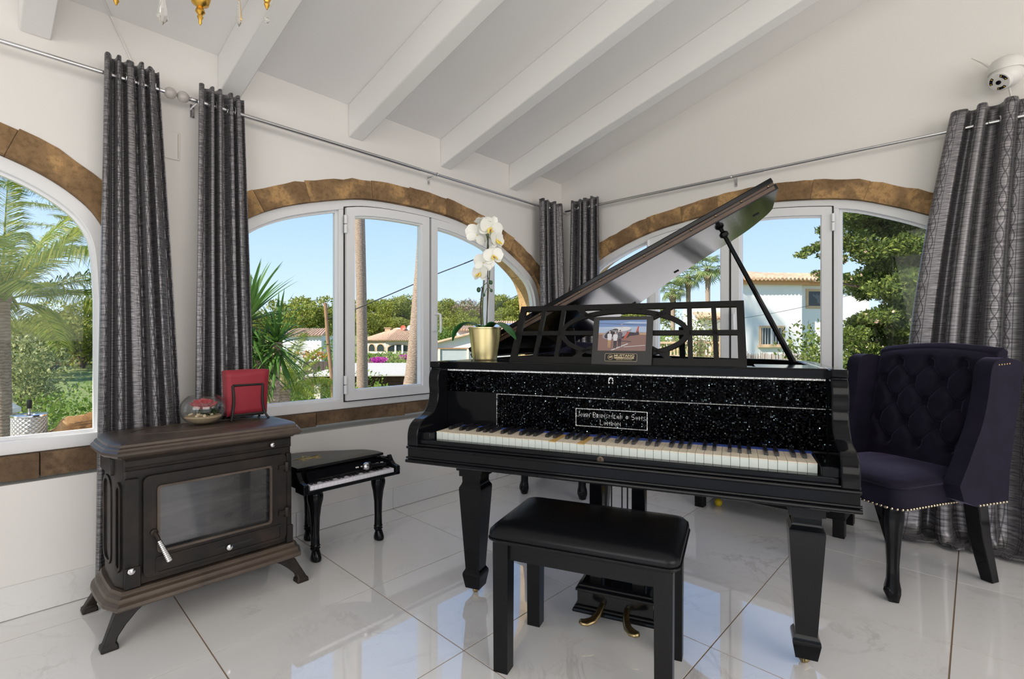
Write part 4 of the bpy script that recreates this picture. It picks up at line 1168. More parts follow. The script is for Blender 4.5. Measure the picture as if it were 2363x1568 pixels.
for i in range(11):
    a = rb.uniform(0, 2 * PI); r_ = rb.uniform(.02, .056); c = (r_ * math.cos(a), r_ * math.sin(a), .040)
    if i < 3:   # starfish
        P = [((.016 if k % 2 == 0 else .006) * math.cos(PI * k / 5), (.016 if k % 2 == 0 else .006) * math.sin(PI * k / 5)) for k in range(10)]
        MB().prism(P, xyz, -.002, .003).build('starfish', SHELL, gb, loc=c, rot=(rb.uniform(-.6, .6), rb.uniform(-.6, .6), a), bevel=.001)
    else: MB().sphere((0, 0, 0), (.011, .007, .005), 8, 6).build('shell', SHELL, gb, loc=c, rot=(rb.uniform(-.4, .4), rb.uniform(-.4, .4), a))
ROSE = mat('rose_petals', (.52, .012, .035), .55, vary=.25, vscale=60, Sheen_Weight=.3)
ro = MB().sphere((0, .0, .084), (.022, .022, .022), 10, 8).build('rose', ROSE, gb)
for ring_, (n_, rad, tilt, sz) in enumerate(((5, .012, .15, .032), (6, .024, .55, .036), (8, .036, .95, .036))):
    for k in range(n_):
        a = 2 * PI * k / n_ + ring_ * .5
        def f(u, v, a=a, rad=rad, tilt=tilt, sz=sz):
            s_ = (u - .5) * 2; w_ = sz * .8 * math.sin(PI * (.12 + .76 * v)) ** .5
            x = rad * .55 + v * sz * math.sin(tilt) + .006 * math.sin(4 * s_ + a) * v; y = s_ * w_; z = .068 + v * sz * math.cos(tilt) * 1.1 - .004 * s_ * s_ + .003 * math.sin(7 * s_ + 3 * a) * v
            x -= .30 * s_ * s_ * w_ * (1 - .6 * v)
            return (x * math.cos(a) - y * math.sin(a), x * math.sin(a) + y * math.cos(a), z)
        o = MB().grid(f, 6, 6).build('petal', ROSE, ro, angle=180, fix=False)
MOSS = foliage('moss', (.012, .03, .010), (.03, .06, .02), (.10, .09, .04), .1)
def tuft(n_, R_, size, seed, flat=.5):
    r = random.Random(seed); b_ = MB()
    for _ in range(n_):
        d = Vector((r.gauss(0, 1), r.gauss(0, 1), r.gauss(0, 1))).normalized(); c = Vector((d.x * R_, d.y * R_, d.z * R_ * flat)) * r.uniform(.6, 1)
        e1 = d.orthogonal().normalized(); e1 = (e1 + Vector((r.gauss(0, .5), r.gauss(0, .5), r.gauss(0, .5)))).normalized(); e2 = d.cross(e1).normalized(); s_ = size * r.uniform(.6, 1.3)
        b_.add([c - e1 * s_ * .3, c + d * s_, c + e1 * s_ * .3], [(0, 1, 2)])
    return b_
o = tuft(260, .030, .014, 5, .35).build('moss', MOSS, gb, angle=0, fix=False, loc=(.012, -.012, .050), kind='stuff')

# ------------------------------------------------------------------ napkin holder with red napkins
nh = thing('napkin_holder', 'black metal napkin holder full of dark red napkins on the stove', 'napkin holder', (.880, 2.405, SZ))
frb = MB()
def loop(y0, lean):
    P = spline([(-.076, y0 - .020, .0), (-.066, y0 - .006, .030), (-.060, y0 + lean * .4, .085), (-.062, y0 + lean, .150)], 5)
    P2 = [(-x, y, z) for x, y, z in reversed(P)]
    return P, P2
for nm, y0, ln in (('front_loop', -.030, .004), ('back_loop', .030, -.004)):
    sgn = 1 if y0 < 0 else -1
    P = spline([(-.078, y0 - sgn * .022, .0), (-.067, y0 - sgn * .004, .030), (-.060, y0, .085), (-.063, y0 + ln, .152)], 5)
    P2 = [(-x, y, z) for x, y, z in reversed(P)]
    MB().tube(P, .0055, 8).build(nm, IRON, nh)
    MB().tube(P2, .0055, 8).build(nm, IRON, nh)
    MB().tube([P[-1], P2[0]], .0055, 8).build('top_bar', IRON, nh)
    MB().tube([(-.067, y0 - sgn * .004, .024), (.067, y0 - sgn * .004, .024)], .005, 8).build('bottom_bar', IRON, nh)
MB().span((-.066, -.028, .014), (.066, .028, .020)).build('tray', IRON, nh)
rn = random.Random(9)
for i in range(9):
    y = -.0205 + .0050 * i; fl = (i - 4) / 4
    def f(u, v, y=y, fl=fl, i=i):
        s_ = (u - .5) * 2
        return (s_ * (.083 + .006 * v), y + .010 * fl * v * v * (1 + .3 * s_) + .003 * (1 - abs(s_)) * math.sin(PI * v) * fl - .006 * abs(s_) ** 3 * v * (1 if fl <= 0 else -1) * 0, .021 + .195 * v + .003 * math.sin(3 * s_ + i))
    o = MB().grid(f, 8, 8).build('napkin', RED, nh, angle=180, fix=False)
    md = o.modifiers.new('t', 'SOLIDIFY'); md.thickness = .0034

# ================================================================== TOY PIANO
tpn = thing('toy_piano', 'small black toy grand piano with a gold star on its lid', 'toy piano', (1.30, 2.40, 0))
def tl_(P, dx=0): return ccw([(x - 1.30, y - 2.40) for x, y in P])
TO = spline([(1.505, 2.272), (1.505, 2.345), (1.475, 2.42), (1.40, 2.475), (1.33, 2.53), (1.24, 2.585), (1.14, 2.605), (1.075, 2.60)], 4) + [(1.052, 2.575), (1.052, 2.272)]
TO = tl_(TO)
MB().prism(offset(TO, .012), xyz, .352, .432).build('case', BLACK, tpn, bevel=.003)
lo = MB().prism(TO, xyz, .441, .453).build('lid', BLACK, tpn, bevel=.003)
MB().prism(offset(TO, .03), xyz, .430, .442).build('lid_spacer', BLACKM, tpn)
st = MB(); P = []
for k in range(10):
    a = R(90 + 36 * k); r_ = .082 if k % 2 == 0 else .036
    P.append((-.115 + r_ * math.cos(a) * 1.0, .045 + r_ * math.sin(a) * .75))
GOLDP = mat('gold_transfer', (.55, .40, .10), .4, .6, vary=.5, vscale=50)
st.prism(ccw(P), xyz, .4531, .4534, 0, [offset(ccw(P), .009)]); st.prism([(p[0] * .0 + x, y) for p, (x, y) in zip(range(8), [])] or rrect(-.165, -.060, .028, .050, .006), xyz, .4532, .4536)
st.build('gold_star', GOLDP, lo, angle=0)
MB().span((-.235, -.205, .346), (.252, -.12, .362)).build('key_tray', BLACK, tpn, bevel=.003)
tb = MB(); tb.prism([(-.124, .362), (-.124, .432), (-.134, .430), (-.150, .385), (-.150, .362)], lambda a, h_, d: (d, a, h_), -.21, .235); tb.build('fascia', BLACK, tpn)
for x in (-.243, .243):
    MB().prism([(-.205, .346), (-.205, .388), (-.195, .392), (-.165, .396), (-.145, .412), (-.128, .436), (-.12, .436), (-.12, .346)], lambda a, h_, d: (d, a, h_), x - .012, x + .012).build('arm', BLACK, tpn, bevel=.003)
wk = MB().span((-.0092, -.198, .362), (.0092, -.151, .381)).mesh('white_key', WHITEG, 0); bkk = MB().span((-.0052, -.178, .381), (.0052, -.151, .389)).mesh('black_key', EBONY, 0)
for i in range(23):
    x = -.2165 + .0193 * i + .0035; inst(wk, 'white_key', tpn, (x, 0, 0))
    if i % 7 not in (2, 6) and i < 22: inst(bkk, 'black_key', tpn, (x + .00965, 0, 0))
b = MB()
for i in range(6): b.box((.045 + .028 * i, -.142, .408), (.016, .004, .006), (R(-25), 0, 0))
b.build('buttons', PLASTIC, tpn, kind='stuff')
lp = [(.036, .350), (.036, .335), (.033, .330), (.036, .324), (.034, .318), (.037, .306), (.036, .290), (.028, .255), (.021, .20), (.019, .13), (.020, .078), (.023, .072), (.020, .066), (.023, .060), (.020, .054), (.018, .048)]
for x, y, sc in ((-.152, -.105, 1), (.192, -.100, 1), (-.055, .165, .95)):
    b = MB(); b.lathe([(r_ * sc, z) for r_, z in lp], (0, 0, 0), 18)
    lo = b.build('leg', BLACK, tpn, loc=(x, y, 0), angle=30)
    f = MB(); f.loft([[(rx_ * math.cos(a), -.006 + ry_ * math.sin(a), z) for a in [2 * PI * k / 16 for k in range(16)]] for rx_, ry_, z in ((.018, .024, 0), (.023, .031, .004), (.024, .032, .016), (.021, .027, .032), (.018, .019, .046), (.017, .017, .050))]); f.build('foot', BLACK, lo, angle=60)
# microphone lying on the toy keys
mc = thing('microphone', 'silver-headed toy microphone lying on the toy piano keys', 'microphone', (1.395, 2.232, .401))
MB().sphere((-.018, -.004, .012), (.020, .019, .020), 14, 10).build('head', STEEL, mc)
MB().tube([(-.008, -.004, .012), (.002, -.003, .012), (.004, -.003, .012), (.012, -.002, .010), (.10, .006, .0)], [.0195, .0195, .013, .0105, .0085], 12).build('handle', BLACKM, mc)
MB().tube(spline([(.10, .006, .0), (.125, .012, .004), (.14, .03, .014), (.12, .045, .03), (.07, .052, .038), (.02, .05, .04), (.05, .045, .05), (.11, .03, .025), (.15, .02, .01), (.158, .04, .0)], 5), .0022, 6).build('cable', BLACKM, mc)

# ================================================================== WING CHAIRS
def wing_chair(label, loc, rotz):
    t = thing('wing_chair', label, 'armchair', loc, rotz, 'velvet wing chairs')
    # seat with apron
    def sr(ex, z, r_=.05, cut=0):
        P = []
        for x, y, a0 in ((.245 + ex - r_, -.335 - ex + r_, -90), (.225 + ex - r_, .20 - r_, 0), (-.225 - ex + r_, .20 - r_, 90), (-.245 - ex + r_, -.335 - ex + r_, 180)):
            for i in range(7): a = R(a0 + 15 * i); P.append((x + r_ * math.cos(a), y + r_ * math.sin(a), z))
        return P
    MB().loft([sr(-.01, .368), sr(0, .372), sr(.004, .42), sr(.002, .452), sr(.0, .456)]).build('apron', VELVET, t, angle=60)
    MB().loft([sr(.0, .456), sr(.006, .462), sr(.002, .472), sr(-.03, .484), sr(-.09, .492, .04), sr(-.15, .494, .03)]).build('seat_cushion', VELVET, t, angle=60)
    pi2 = MB(); Q = sr(.005, .457); pi2.tube([*Q, Q[0]], .003, 6); pi2.build('piping', VELVET, t)
    # tufted back
    btn = []
    rows = [.56, .655, .75, .845, .935]
    for k, z in enumerate(rows):
        for i in range(-2, 3):
            x = i * .135 + (.0675 if k % 2 else 0)
            if abs(x) < .225: btn.append((x, z))
    seg = []
    for x, z in btn:
        for x2, z2 in btn:
            if abs(abs(x2 - x) - .0675) < .01 and .05 < z2 - z < .12: seg.append((x, z, x2, z2))
    ytop = lambda z: .105 + (z - .44) * .24
    def bsurf(u, v):
        x = (u - .5) * 2 * .245; z = .44 + v * (.548 + .022 * math.cos(x * 6))
        d = -.030 * (1 - (2 * u - 1) ** 6) * (1 - max(0, v - .93) / .07 * .9 if v > .93 else 1)
        for bx_, bz in btn:
            q = ((x - bx_) ** 2 + (z - bz) ** 2)
            d += .044 * math.exp(-q / (.019 ** 2))
        dm = 9
        for x1, z1, x2, z2 in seg:
            px, pz_ = x2 - x1, z2 - z1; L2 = px * px + pz_ * pz_; tt = min(1, max(0, ((x - x1) * px + (z - z1) * pz_) / L2))
            dm = min(dm, (x - x1 - tt * px) ** 2 + (z - z1 - tt * pz_) ** 2)
        d += .017 * math.exp(-dm / (.011 ** 2))
        if v > .95: d += .028 * ((v - .95) / .05) ** 2
        return (x, ytop(z) + d, z)
    MB().grid(bsurf, 72, 84).build('tufted_back', VELVET, t, angle=180, fix=False)
    for x, z in btn:
        MB().sphere((0, 0, 0), (.010, .006, .010), 10, 6).build('button', VELVET, t, loc=(x, ytop(z) + .010, z))
    def bk_(x, k): return [(x, ytop(z) + o_, z) for z, o_ in ((.38, .02), (.44, .006), (.986 + .022 * math.cos(x * 6), .0), (1.004 + .022 * math.cos(x * 6), .03), (.99 + .022 * math.cos(x * 6), .065), (.44, .075), (.38, .075))]
    MB().loft([bk_(-.25 + .5 * i / 10, i) for i in range(11)]).build('back_shell', VELVET, t, angle=50, bevel=.006)
    # wings
    WPF = spline([(-.085, .462), (-.045, .53), (-.005, .61), (.035, .69), (.060, .77), (.075, .85), (.082, .91), (.10, .948), (.14, .965), (.18, .965), (.235, .957)], 3)
    wp = WPF + [(.285, .94), (.245, .70), (.215, .50), (.205, .372), (.02, .372), (-.06, .40)]
    for sx in (-1, 1):
        def sf(a, h_, d, sx=sx): return (sx * (.238 + d + .05 * max(0, h_ - .5) ** 1.0 * .5), a, h_)
        o = MB().prism(wp, sf, 0, .062).build('wing', VELVET, t, angle=60, bevel=.022, seg=4)
        nl = MB()
        for i in range(5): nl.sphere(sf(.125 + .016 * i, .938 + .001 * i, .0625), .0038, 6, 4)
        nl.build('nail_heads', MATS['aged_brass'], o, kind='stuff')
    # nail trim round the apron
    nl = MB(); Q = sr(.004, .376); pts = []
    acc = 0
    for i in range(len(Q)):
        a, c = Vector(Q[i]), Vector(Q[(i + 1) % len(Q)])
        L_ = (c - a).length
        while acc < L_:
            p = a.lerp(c, acc / L_)
            if p.y < .17: pts.append(p)
            acc += .0175
        acc -= L_
    for p in pts: nl.sphere(p, .0052, 7, 5)
    for sx in (-1, 1):
        for i in range(9): nl.sphere((sx * .301, .03 + .02 * i, .377), .0052, 7, 5)
    nl.build('nail_trim', NAIL, t, kind='stuff')
    for sx in (-1, 1):
        sec = []
        for z, r_, oy, ox in ((.372, .036, .0, 0), (.34, .037, -.004, .002), (.29, .032, -.006, .002), (.22, .026, -.003, 0), (.14, .022, .0, -.003), (.085, .023, -.002, -.002), (.055, .029, -.006, .0), (.035, .030, -.008, 0), (.015, .024, -.004, 0), (.0, .020, -.002, 0)):
            sec.append([(sx * (.198 + ox) + r_ * math.cos(a) * (1 + .12 * math.cos(4 * a)), -.300 + oy + r_ * math.sin(a) * (1 + .12 * math.cos(4 * a)), z) for a in [2 * PI * k / 16 for k in range(16)]])
        fl_ = MB().loft(sec).build('front_leg', BLACK, t, angle=70)
        MB().torus((sx * .198, -.336, .047), .011, .004, Euler((R(90), 0, 0)).to_matrix(), 14, 6).build('scroll', BLACK, fl_)
        MB().loft([[(sx * .205 + h_ * a, y + h_ * c, z) for a, c in ((-1, -1), (1, -1), (1, 1), (-1, 1))] for z, y, h_ in ((.372, .165, .030), (.2, .195, .028), (.0, .262, .0225))]).build('rear_leg', BLACK, t, bevel=.004)
    return t
NAIL = mat('nail_brass', (.52, .45, .33), .3, 1)
wing_chair('navy velvet button-back wing chair standing right of the piano', (2.880, .262, 0), R(240))
wing_chair('purple velvet wing chair in the corner behind the piano', (2.955, 2.195, 0), R(294))

# low black chest-bench under the right window
lb_ = thing('low_bench', 'low black bench standing under the window behind the piano', 'bench', (3.275, .90, 0))
MB().span((-.155, -.40, .092), (.155, .40, .16)).build('rail', BLACKM, lb_, bevel=.004)
MB().span((-.165, -.41, .40), (.165, .41, .43)).build('seat_board', BLACKM, lb_, bevel=.005)
MB().span((-.15, -.39, .16), (.15, .39, .40)).build('box', BLACKM, lb_)
for sx in (-1, 1):
    for sy in (-1, 1): MB().span((sx * .13 - .027, sy * .37 - .027, 0), (sx * .13 + .027, sy * .37 + .027, .10)).build('leg', BLACKM, lb_, bevel=.003)
yb = thing('ball', 'small yellow ball on the floor behind the piano', 'ball', (3.215, 1.185, 0))
MB().sphere((0, 0, .024), .024, 16, 12).build('shell', YELLOW, yb); MB().torus((0, 0, .024), .0242, .0006, None, 24, 5).build('seam', YELLOW, yb)

# ================================================================== ON THE WALLS AND CEILING
sc_ = thing('security_camera', 'white dome security camera with antennas on the wall at the upper right', 'camera', (XC, -.112, 2.345))
MB().lathe([(.045, 0), (.045, .012), (.020, .016), (.020, .05)], (0, 0, .01), 18, rot=Euler((0, R(-90), 0)).to_matrix()).build('wall_mount', PLASTIC, sc_)
b = MB(); b.lathe([(.0685, -.012), (.070, -.006), (.070, .010), (.066, .028), (.055, .045), (.038, .056), (.018, .060), (.001, .061)], (-.095, 0, .012), 28); b.build('housing', PLASTIC, sc_, angle=40)
hd = MB().sphere((-.095, 0, -.018), (.064, .064, .060), 24, 16).build('head', PLASTIC, sc_, angle=60)
fdv = Vector((-.62, .42, -.58)).normalized(); M_ = fdv.to_track_quat('Z', 'Y').to_matrix(); fc = Vector((-.095, 0, -.018))
b = MB(); b.lathe([(.046, .040), (.047, .056), (.042, .062), (.001, .063)], fc, 24, rot=M_); b.build('face_plate', PLASTIC, hd, angle=40)
LENS = mat('camera_lens', (.006, .006, .012), .08)
b = MB(); b.lathe([(.010, .060), (.010, .067), (.001, .0675)], fc, 16, rot=M_); b.build('lens', LENS, hd)
LED = mat('led_gold', (.5, .33, .05), .3, .6)
for k in range(3):
    a0 = R(30 + 120 * k)
    P = [(r_ * math.cos(a0 + da), r_ * math.sin(a0 + da)) for r_, das in ((.037, (-.55, -.27, 0, .27, .55)), (.025, (.55, .27, 0, -.27, -.55))) for da in das]
    MB().prism(ccw(P), lambda a, c, d: tuple(fc + M_ @ Vector((a, c, d))), .060, .0642).build('led_window', LENS, hd)
    for da in (-.38, 0, .38):
        p = fc + M_ @ Vector((.031 * math.cos(a0 + da), .031 * math.sin(a0 + da), .0645)); MB().sphere(p, .0035, 8, 6).build('led', LED if da else LENS, hd)
MB().tube([(-.085, .055, .04), (-.075, .085, .085), (-.07, .125, .125)], [.006, .0055, .004], 8).build('antenna', PLASTIC, sc_)
MB().tube([(-.085, -.055, .04), (-.075, -.085, .085), (-.07, -.12, .14)], [.006, .0055, .004], 8).build('antenna', PLASTIC, sc_)
MB().tube([(-.075, -.01, -.07), (-.04, -.02, -.12), (-.01, -.04, -.19)], .004, 6).build('cable', PLASTIC, sc_)

wp_ = thing('wall_plate', 'white blanking plate on the wall between the two left curtains', 'wall plate', (.635, YB, 1.907))
MB().span((-.055, -.008, -.062), (.055, 0, .062)).build('plate', WALL, wp_, bevel=.003)
MB().span((.046, -.0095, -.055), (.048, -.008, .055)).build('edge_line', MORTAR, wp_)
# thin cable from the curtain up to the ceiling
cb = thing('ceiling_cable', 'thin cream cable running up the wall to the ceiling at the top left', 'cable', (.50, YB - .006, 2.20))
def on_ceil(px, py):
    d = ray(px, py); t_ = (CZ + CS * YB - H) / (d.z + CS * d.y); return Vector((0, 0, H)) + d * t_
pA = Vector((.545, YB - .006, 2.15)); pB = Vector((.440, YB - .008, 2.380)); pC = on_ceil(232, -18) - Vector((0, 0, .004)); pD = on_ceil(180, -130) - Vector((0, 0, .004))
MB().tube([p - cb.location for p in (pA, pA.lerp(pB, .5), pB)], .0028, 6).build('wall_run', PLASTIC, cb); MB().tube([p - cb.location for p in (pB, pC, pD)], .0028, 6).build('ceiling_run', PLASTIC, cb)

# chandelier
cc = at(462, 0, 1.62); cc = Vector((cc.x, cc.y, 0)); cz = ceil_z(cc.y)
ch = thing('chandelier', 'gilt chandelier with hanging crystal drops at the top edge', 'chandelier', (cc.x, cc.y, cz))
def zc(z): return z - cz
MB().lathe([(.05, 0), (.052, -.008), (.03, -.03), (.008, -.04)], (0, 0, 0), 20).build('ceiling_rose', GILT, ch)
MB().tube([(0, 0, -.035), (0, 0, zc(2.42))], .005, 8).build('chain', GILT, ch)
MB().lathe([(r_, zc(z)) for r_, z in ((.008, 2.44), (.02, 2.42), (.03, 2.39), (.014, 2.36), (.018, 2.34), (.035, 2.30), (.045, 2.26), (.030, 2.22), (.020, 2.17), (.030, 2.13), (.024, 2.108), (.008, 2.098), (.012, 2.09), (.014, 2.082), (.006, 2.073), (.009, 2.066), (.004, 2.055), (.005, 2.048), (.001, 2.040))], (0, 0, 0), 20).build('column', GILT, ch, angle=50)
def crystal(p, L_, wd, nm='crystal_drop'):
    b_ = MB(); b_.lathe([(wd * .3, 0), (wd * .45, -L_ * .08), (wd, -L_ * .68), (wd * .9, -L_ * .78), (.0006, -L_)], p, 8); o = b_.build(nm, CRYSTAL, ch, angle=20)
    MB().tube([(p[0], p[1], p[2] + .03), (p[0], p[1], p[2] - .002)], .0012, 5).build('wire', GILT, o)
    return o
for k in range(6):
    a = R(60 * k + 25); ca, sa = math.cos(a), math.sin(a)
    P = spline([(.03, 2.36), (.08, 2.31), (.15, 2.30), (.21, 2.34), (.235, 2.40)], 5)
    MB().tube([(r_ * ca, r_ * sa, zc(z)) for r_, z in P], .0055, 8).build('arm', GILT, ch)
    MB().lathe([(.004, zc(2.395)), (.03, zc(2.405)), (.034, zc(2.412)), (.012, zc(2.416))], (.235 * ca, .235 * sa, 0), 16).build('drip_pan', GILT, ch)
    MB().lathe([(.010, zc(2.415)), (.010, zc(2.48)), (.002, zc(2.483))], (.235 * ca, .235 * sa, 0), 12).build('candle_sleeve', PLASTIC, ch)
for px, py, kind_ in ((268, 12, 'gilt'), (375, 58, 'drop'), (552, 62, 'flat'), (616, 22, 'gilt'), (616, 47, 'bead')):
    d_ = {268: 1.72, 375: 1.50, 552: 1.50, 616: 1.66}[px]
    p = at(px, py, d_) - Vector((cc.x, cc.y, cz))
    if kind_ == 'drop': crystal((p.x, p.y, p.z + .082), .082, .0145)
    elif kind_ == 'flat': crystal((p.x, p.y, p.z + .078), .078, .0085)
    elif kind_ == 'gilt':
        MB().lathe([(.004, p.z + .14), (.005, p.z + .06), (.010, p.z + .05), (.013, p.z + .035), (.007, p.z + .022), (.009, p.z + .015), (.002, p.z)], (p.x, p.y, 0), 12).build('pendant', GILT, ch)
    else: MB().sphere(p, .009, 8, 5).build('crystal_bead', CRYSTAL, ch, angle=15)
# ================================================================== ON THE OUTER LEDGE OF THE LEFT WINDOW
LZ = .6325
ash = thing('ashtray', 'grey quilted push-down ashtray on the ledge outside the left window', 'ashtray', (.210, 2.835, LZ))
_m = NT('quilted_metal'); _v = _m.obj(); _s = _m.n('SeparateXYZ'); _m.set(_s, 0, _v)
_an = _m.math('ARCTAN2', _s.outputs[1], _s.outputs[0])
_a = _m.math('SINE', _m.math('ADD', _m.math('MULTIPLY', _an, 9.0), _m.math('MULTIPLY', _s.outputs[2], 190.0))); _b = _m.math('SINE', _m.math('SUBTRACT', _m.math('MULTIPLY', _an, 9.0), _m.math('MULTIPLY', _s.outputs[2], 190.0)))
_h = _m.math('MULTIPLY', _m.math('ABSOLUTE', _a), _m.math('ABSOLUTE', _b))
_m.P(Base_Color=(.42, .43, .43), Metallic=.6, Roughness=.4); _m.bump(_m.math('POWER', _h, .4), .9, .006); QUILT = _m.mat
MB().lathe([(.054, 0), (.0555, .002), (.0555, .098), (.054, .100)], (0, 0, 0), 32).build('body', QUILT, ash, angle=40)
MB().lathe([(.0565, .097), (.057, .104), (.050, .107), (.022, .103), (.020, .100)], (0, 0, 0), 32).build('rim', CHROME, ash)
MB().tube([(0, 0, .098), (0, 0, .132)], .005, 10).build('plunger', CHROME, ash)
MB().lathe([(.0075, .128), (.0085, .130), (.0085, .160), (.007, .163)], (0, 0, 0), 14).build('knob', BLACKM, ash)
rk = thing('rock', 'rough brown rock on the ledge outside the left window', 'rock', (.352, 2.845, LZ))
b = MB(); r = random.Random(4); rings = []
for i in range(9):
    t_ = i / 8; x = -.082 + .160 * t_; h_ = .022 + .064 * smooth(0, .32, t_) - .008 * math.sin(5 * t_); wd = .045 + .010 * math.sin(PI * t_)
    rings.append([(x + r.uniform(-.004, .004), wd * cx + r.uniform(-.004, .004), max(0, h_ * cz_ + (r.uniform(-.006, .006) if cz_ > .1 else 0))) for cx, cz_ in ((-1, 0), (-1.02, .35), (-.9, .75), (-.55, 1), (.4, .96), (.85, .7), (1, .3), (1, 0))])
b.loft(rings); b.build('body', stone('rock', (.30, .17, .08), (.38, .23, .11), (.50, .33, .17)), rk, angle=25, bevel=.002)
b = MB()
for i in range(3): b.tube([(-.045 + .012 * i, -.047, .02 + .014 * i), (.0, -.052, .034 + .012 * i), (.07, -.053, .040 + .011 * i)], [.001, .0018, .001], 5)
b.build('strata', MATS['lid_edge_wood'], rk)
# ================================================================== OUTSIDE
def g_z(x, y):
    """height of the ground outside"""
    dx, dy = x - 2.0, y - 1.5; r_ = math.hypot(dx, dy); a = math.degrees(math.atan2(dy, dx))
    zb = -2.6 + .3 * smooth(10, 45, r_) + .9 * smooth(40, 95, r_) + 5.0 * smooth(100, 190, r_)
    zc_ = -.45 - .2 * smooth(4, 12, r_) + .55 * smooth(18, 28, r_) + 2.0 * smooth(40, 120, r_)
    k = smooth(34, 52, a)
    z = zc_ + (zb - zc_) * k
    if a > 95: z += (.9 * smooth(96, 112, a)) * smooth(8, 22, r_)
    return z + .08 * math.sin(x * .7) * math.cos(y * .6) * smooth(6, 20, r_)
_m = NT('meadow'); _v = _m.obj()
_c = _m.ramp(_m.noise(_v, .35, 6, .65), [(.32, (.10, .16, .03)), (.48, (.20, .25, .06)), (.60, (.36, .32, .11)), (.75, (.16, .22, .05))])
_m.P(Base_Color=_m.mix(_m.noise(_v, 6, 4), _c, (.10, .15, .03)), Roughness=.95); _m.bump(_m.noise(_v, 9, 5), .6, .1); MEADOW = _m.mat
rad = [3.2, 4.5, 6, 8, 10, 13, 17, 22, 28, 35, 43, 52, 63, 76, 90, 105, 120, 140, 165, 195, 240, 300]
b = MB(); na = 110
vs = []
for r_ in rad:
    for i in range(na + 1):
        a = R(-75 + 265 * i / na); x, y = 2.0 + r_ * math.cos(a), 1.5 + r_ * math.sin(a); vs.append((x, y, g_z(x, y)))
fs = [(j * (na + 1) + i, j * (na + 1) + i + 1, (j + 1) * (na + 1) + i + 1, (j + 1) * (na + 1) + i) for j in range(len(rad) - 1) for i in range(na)]
b.add(vs, fs); b.build('terrain', MEADOW, angle=180, kind='structure')

# ------------------------------------------------------------------ foliage meshes
def fast_mesh(name, V, quads, m_):
    me = bpy.data.meshes.new(name); n_ = len(quads)
    me.vertices.add(len(V)); me.vertices.foreach_set('co', np.asarray(V, dtype=np.float32).ravel())
    me.loops.add(4 * n_); me.loops.foreach_set('vertex_index', np.asarray(quads, dtype=np.int32).ravel())
    me.polygons.add(n_); me.polygons.foreach_set('loop_start', np.arange(0, 4 * n_, 4, dtype=np.int32)); me.polygons.foreach_set('loop_total', np.full(n_, 4, dtype=np.int32))
    me.materials.append(m_); me.update(calc_edges=True); me.validate(); return me
def cloud(name, lobes, per, size, m_, seed, aspect=.45, up=.3, shell=.62):
    """leaf sprays spread over the shells of ellipsoid lobes: lobes = [(cx, cy, cz, rx, ry, rz)]"""
    r = np.random.default_rng(seed); out = []
    for L_ in lobes:
        k = int(per * (L_[3] * L_[4] * L_[5]) ** (2 / 3) / 1.0) + 12
        d = r.normal(size=(k, 3)); d /= np.linalg.norm(d, axis=1)[:, None]
        rad_ = r.uniform(shell, 1.05, size=(k, 1))
        c = np.array(L_[:3]) + d * rad_ * np.array(L_[3:])
        ax = d * .8 + r.normal(size=(k, 3)) * .7; ax[:, 2] += up; ax /= np.linalg.norm(ax, axis=1)[:, None]
        sd_ = np.cross(ax, r.normal(size=(k, 3))); sd_ /= np.linalg.norm(sd_, axis=1)[:, None]
        s_ = size * r.uniform(.55, 1.35, size=(k, 1))
        out.append(np.stack([c - ax * s_ * .5, c + sd_ * s_ * aspect * .5, c + ax * s_ * .5, c - sd_ * s_ * aspect * .5], axis=1))
    V = np.concatenate(out).reshape(-1, 3); Q = np.arange(len(V)).reshape(-1, 4)
    return fast_mesh(name, V, Q, m_)
F_PINE = foliage('pine_needles', (.14, .175, .025), (.28, .30, .05), (.44, .43, .09), .35)
F_DARK = foliage('dark_needles', (.045, .075, .014), (.11, .155, .030), (.26, .30, .06), .35)
F_BROWN = foliage('dry_needles', (.17, .11, .07), (.26, .18, .11), (.34, .26, .17), .25)
F_BUSH = foliage('bush_leaves', (.09, .17, .022), (.18, .28, .04), (.32, .40, .08), .35)
F_PALE = foliage('olive_leaves', (.22, .25, .09), (.34, .36, .14), (.46, .45, .20), .35)
F_MAG = foliage('magenta_bracts', (.42, .02, .30), (.62, .05, .45), (.75, .16, .58), .4)
F_ORG = foliage('orange_blossom', (.60, .16, .04), (.75, .28, .06), (.55, .40, .05), .4)
F_PALM = foliage('palm_fronds', (.07, .14, .016), (.24, .32, .045), (.55, .50, .11), .45)
F_YUC = foliage('yucca_leaves', (.035, .10, .015), (.08, .17, .03), (.16, .26, .06), .25)
F_FAN = foliage('fan_leaves', (.10, .16, .04), (.20, .27, .08), (.36, .38, .16), .35)
BARK = mat('bark', (.16, .12, .09), .95, vary=.4, vscale=6, bump=.6, bscale=12)
_m = NT('palm_bark'); _v = _m.obj(); _w = _m.n('TexWave', wave_type='BANDS', bands_direction='Z'); _m.set(_w, 'Vector', _v); _m.set(_w, 'Scale', 9.0); _m.set(_w, 'Distortion', 6.0); _m.set(_w, 'Detail', 4.0); _m.set(_w, 'Detail Scale', 2.5)
_m.P(Base_Color=_m.ramp(_m.math('ADD', _m.math('MULTIPLY', _w.outputs['Fac'], .3), _m.math('MULTIPLY', _m.noise(_v, 22, 5), .7)), [(.25, (.22, .15, .105)), (.55, (.36, .26, .19)), (.8, (.44, .34, .26))]), Roughness=.95); _m.bump(_w.outputs['Fac'], .35, .012); PBARK = _m.mat

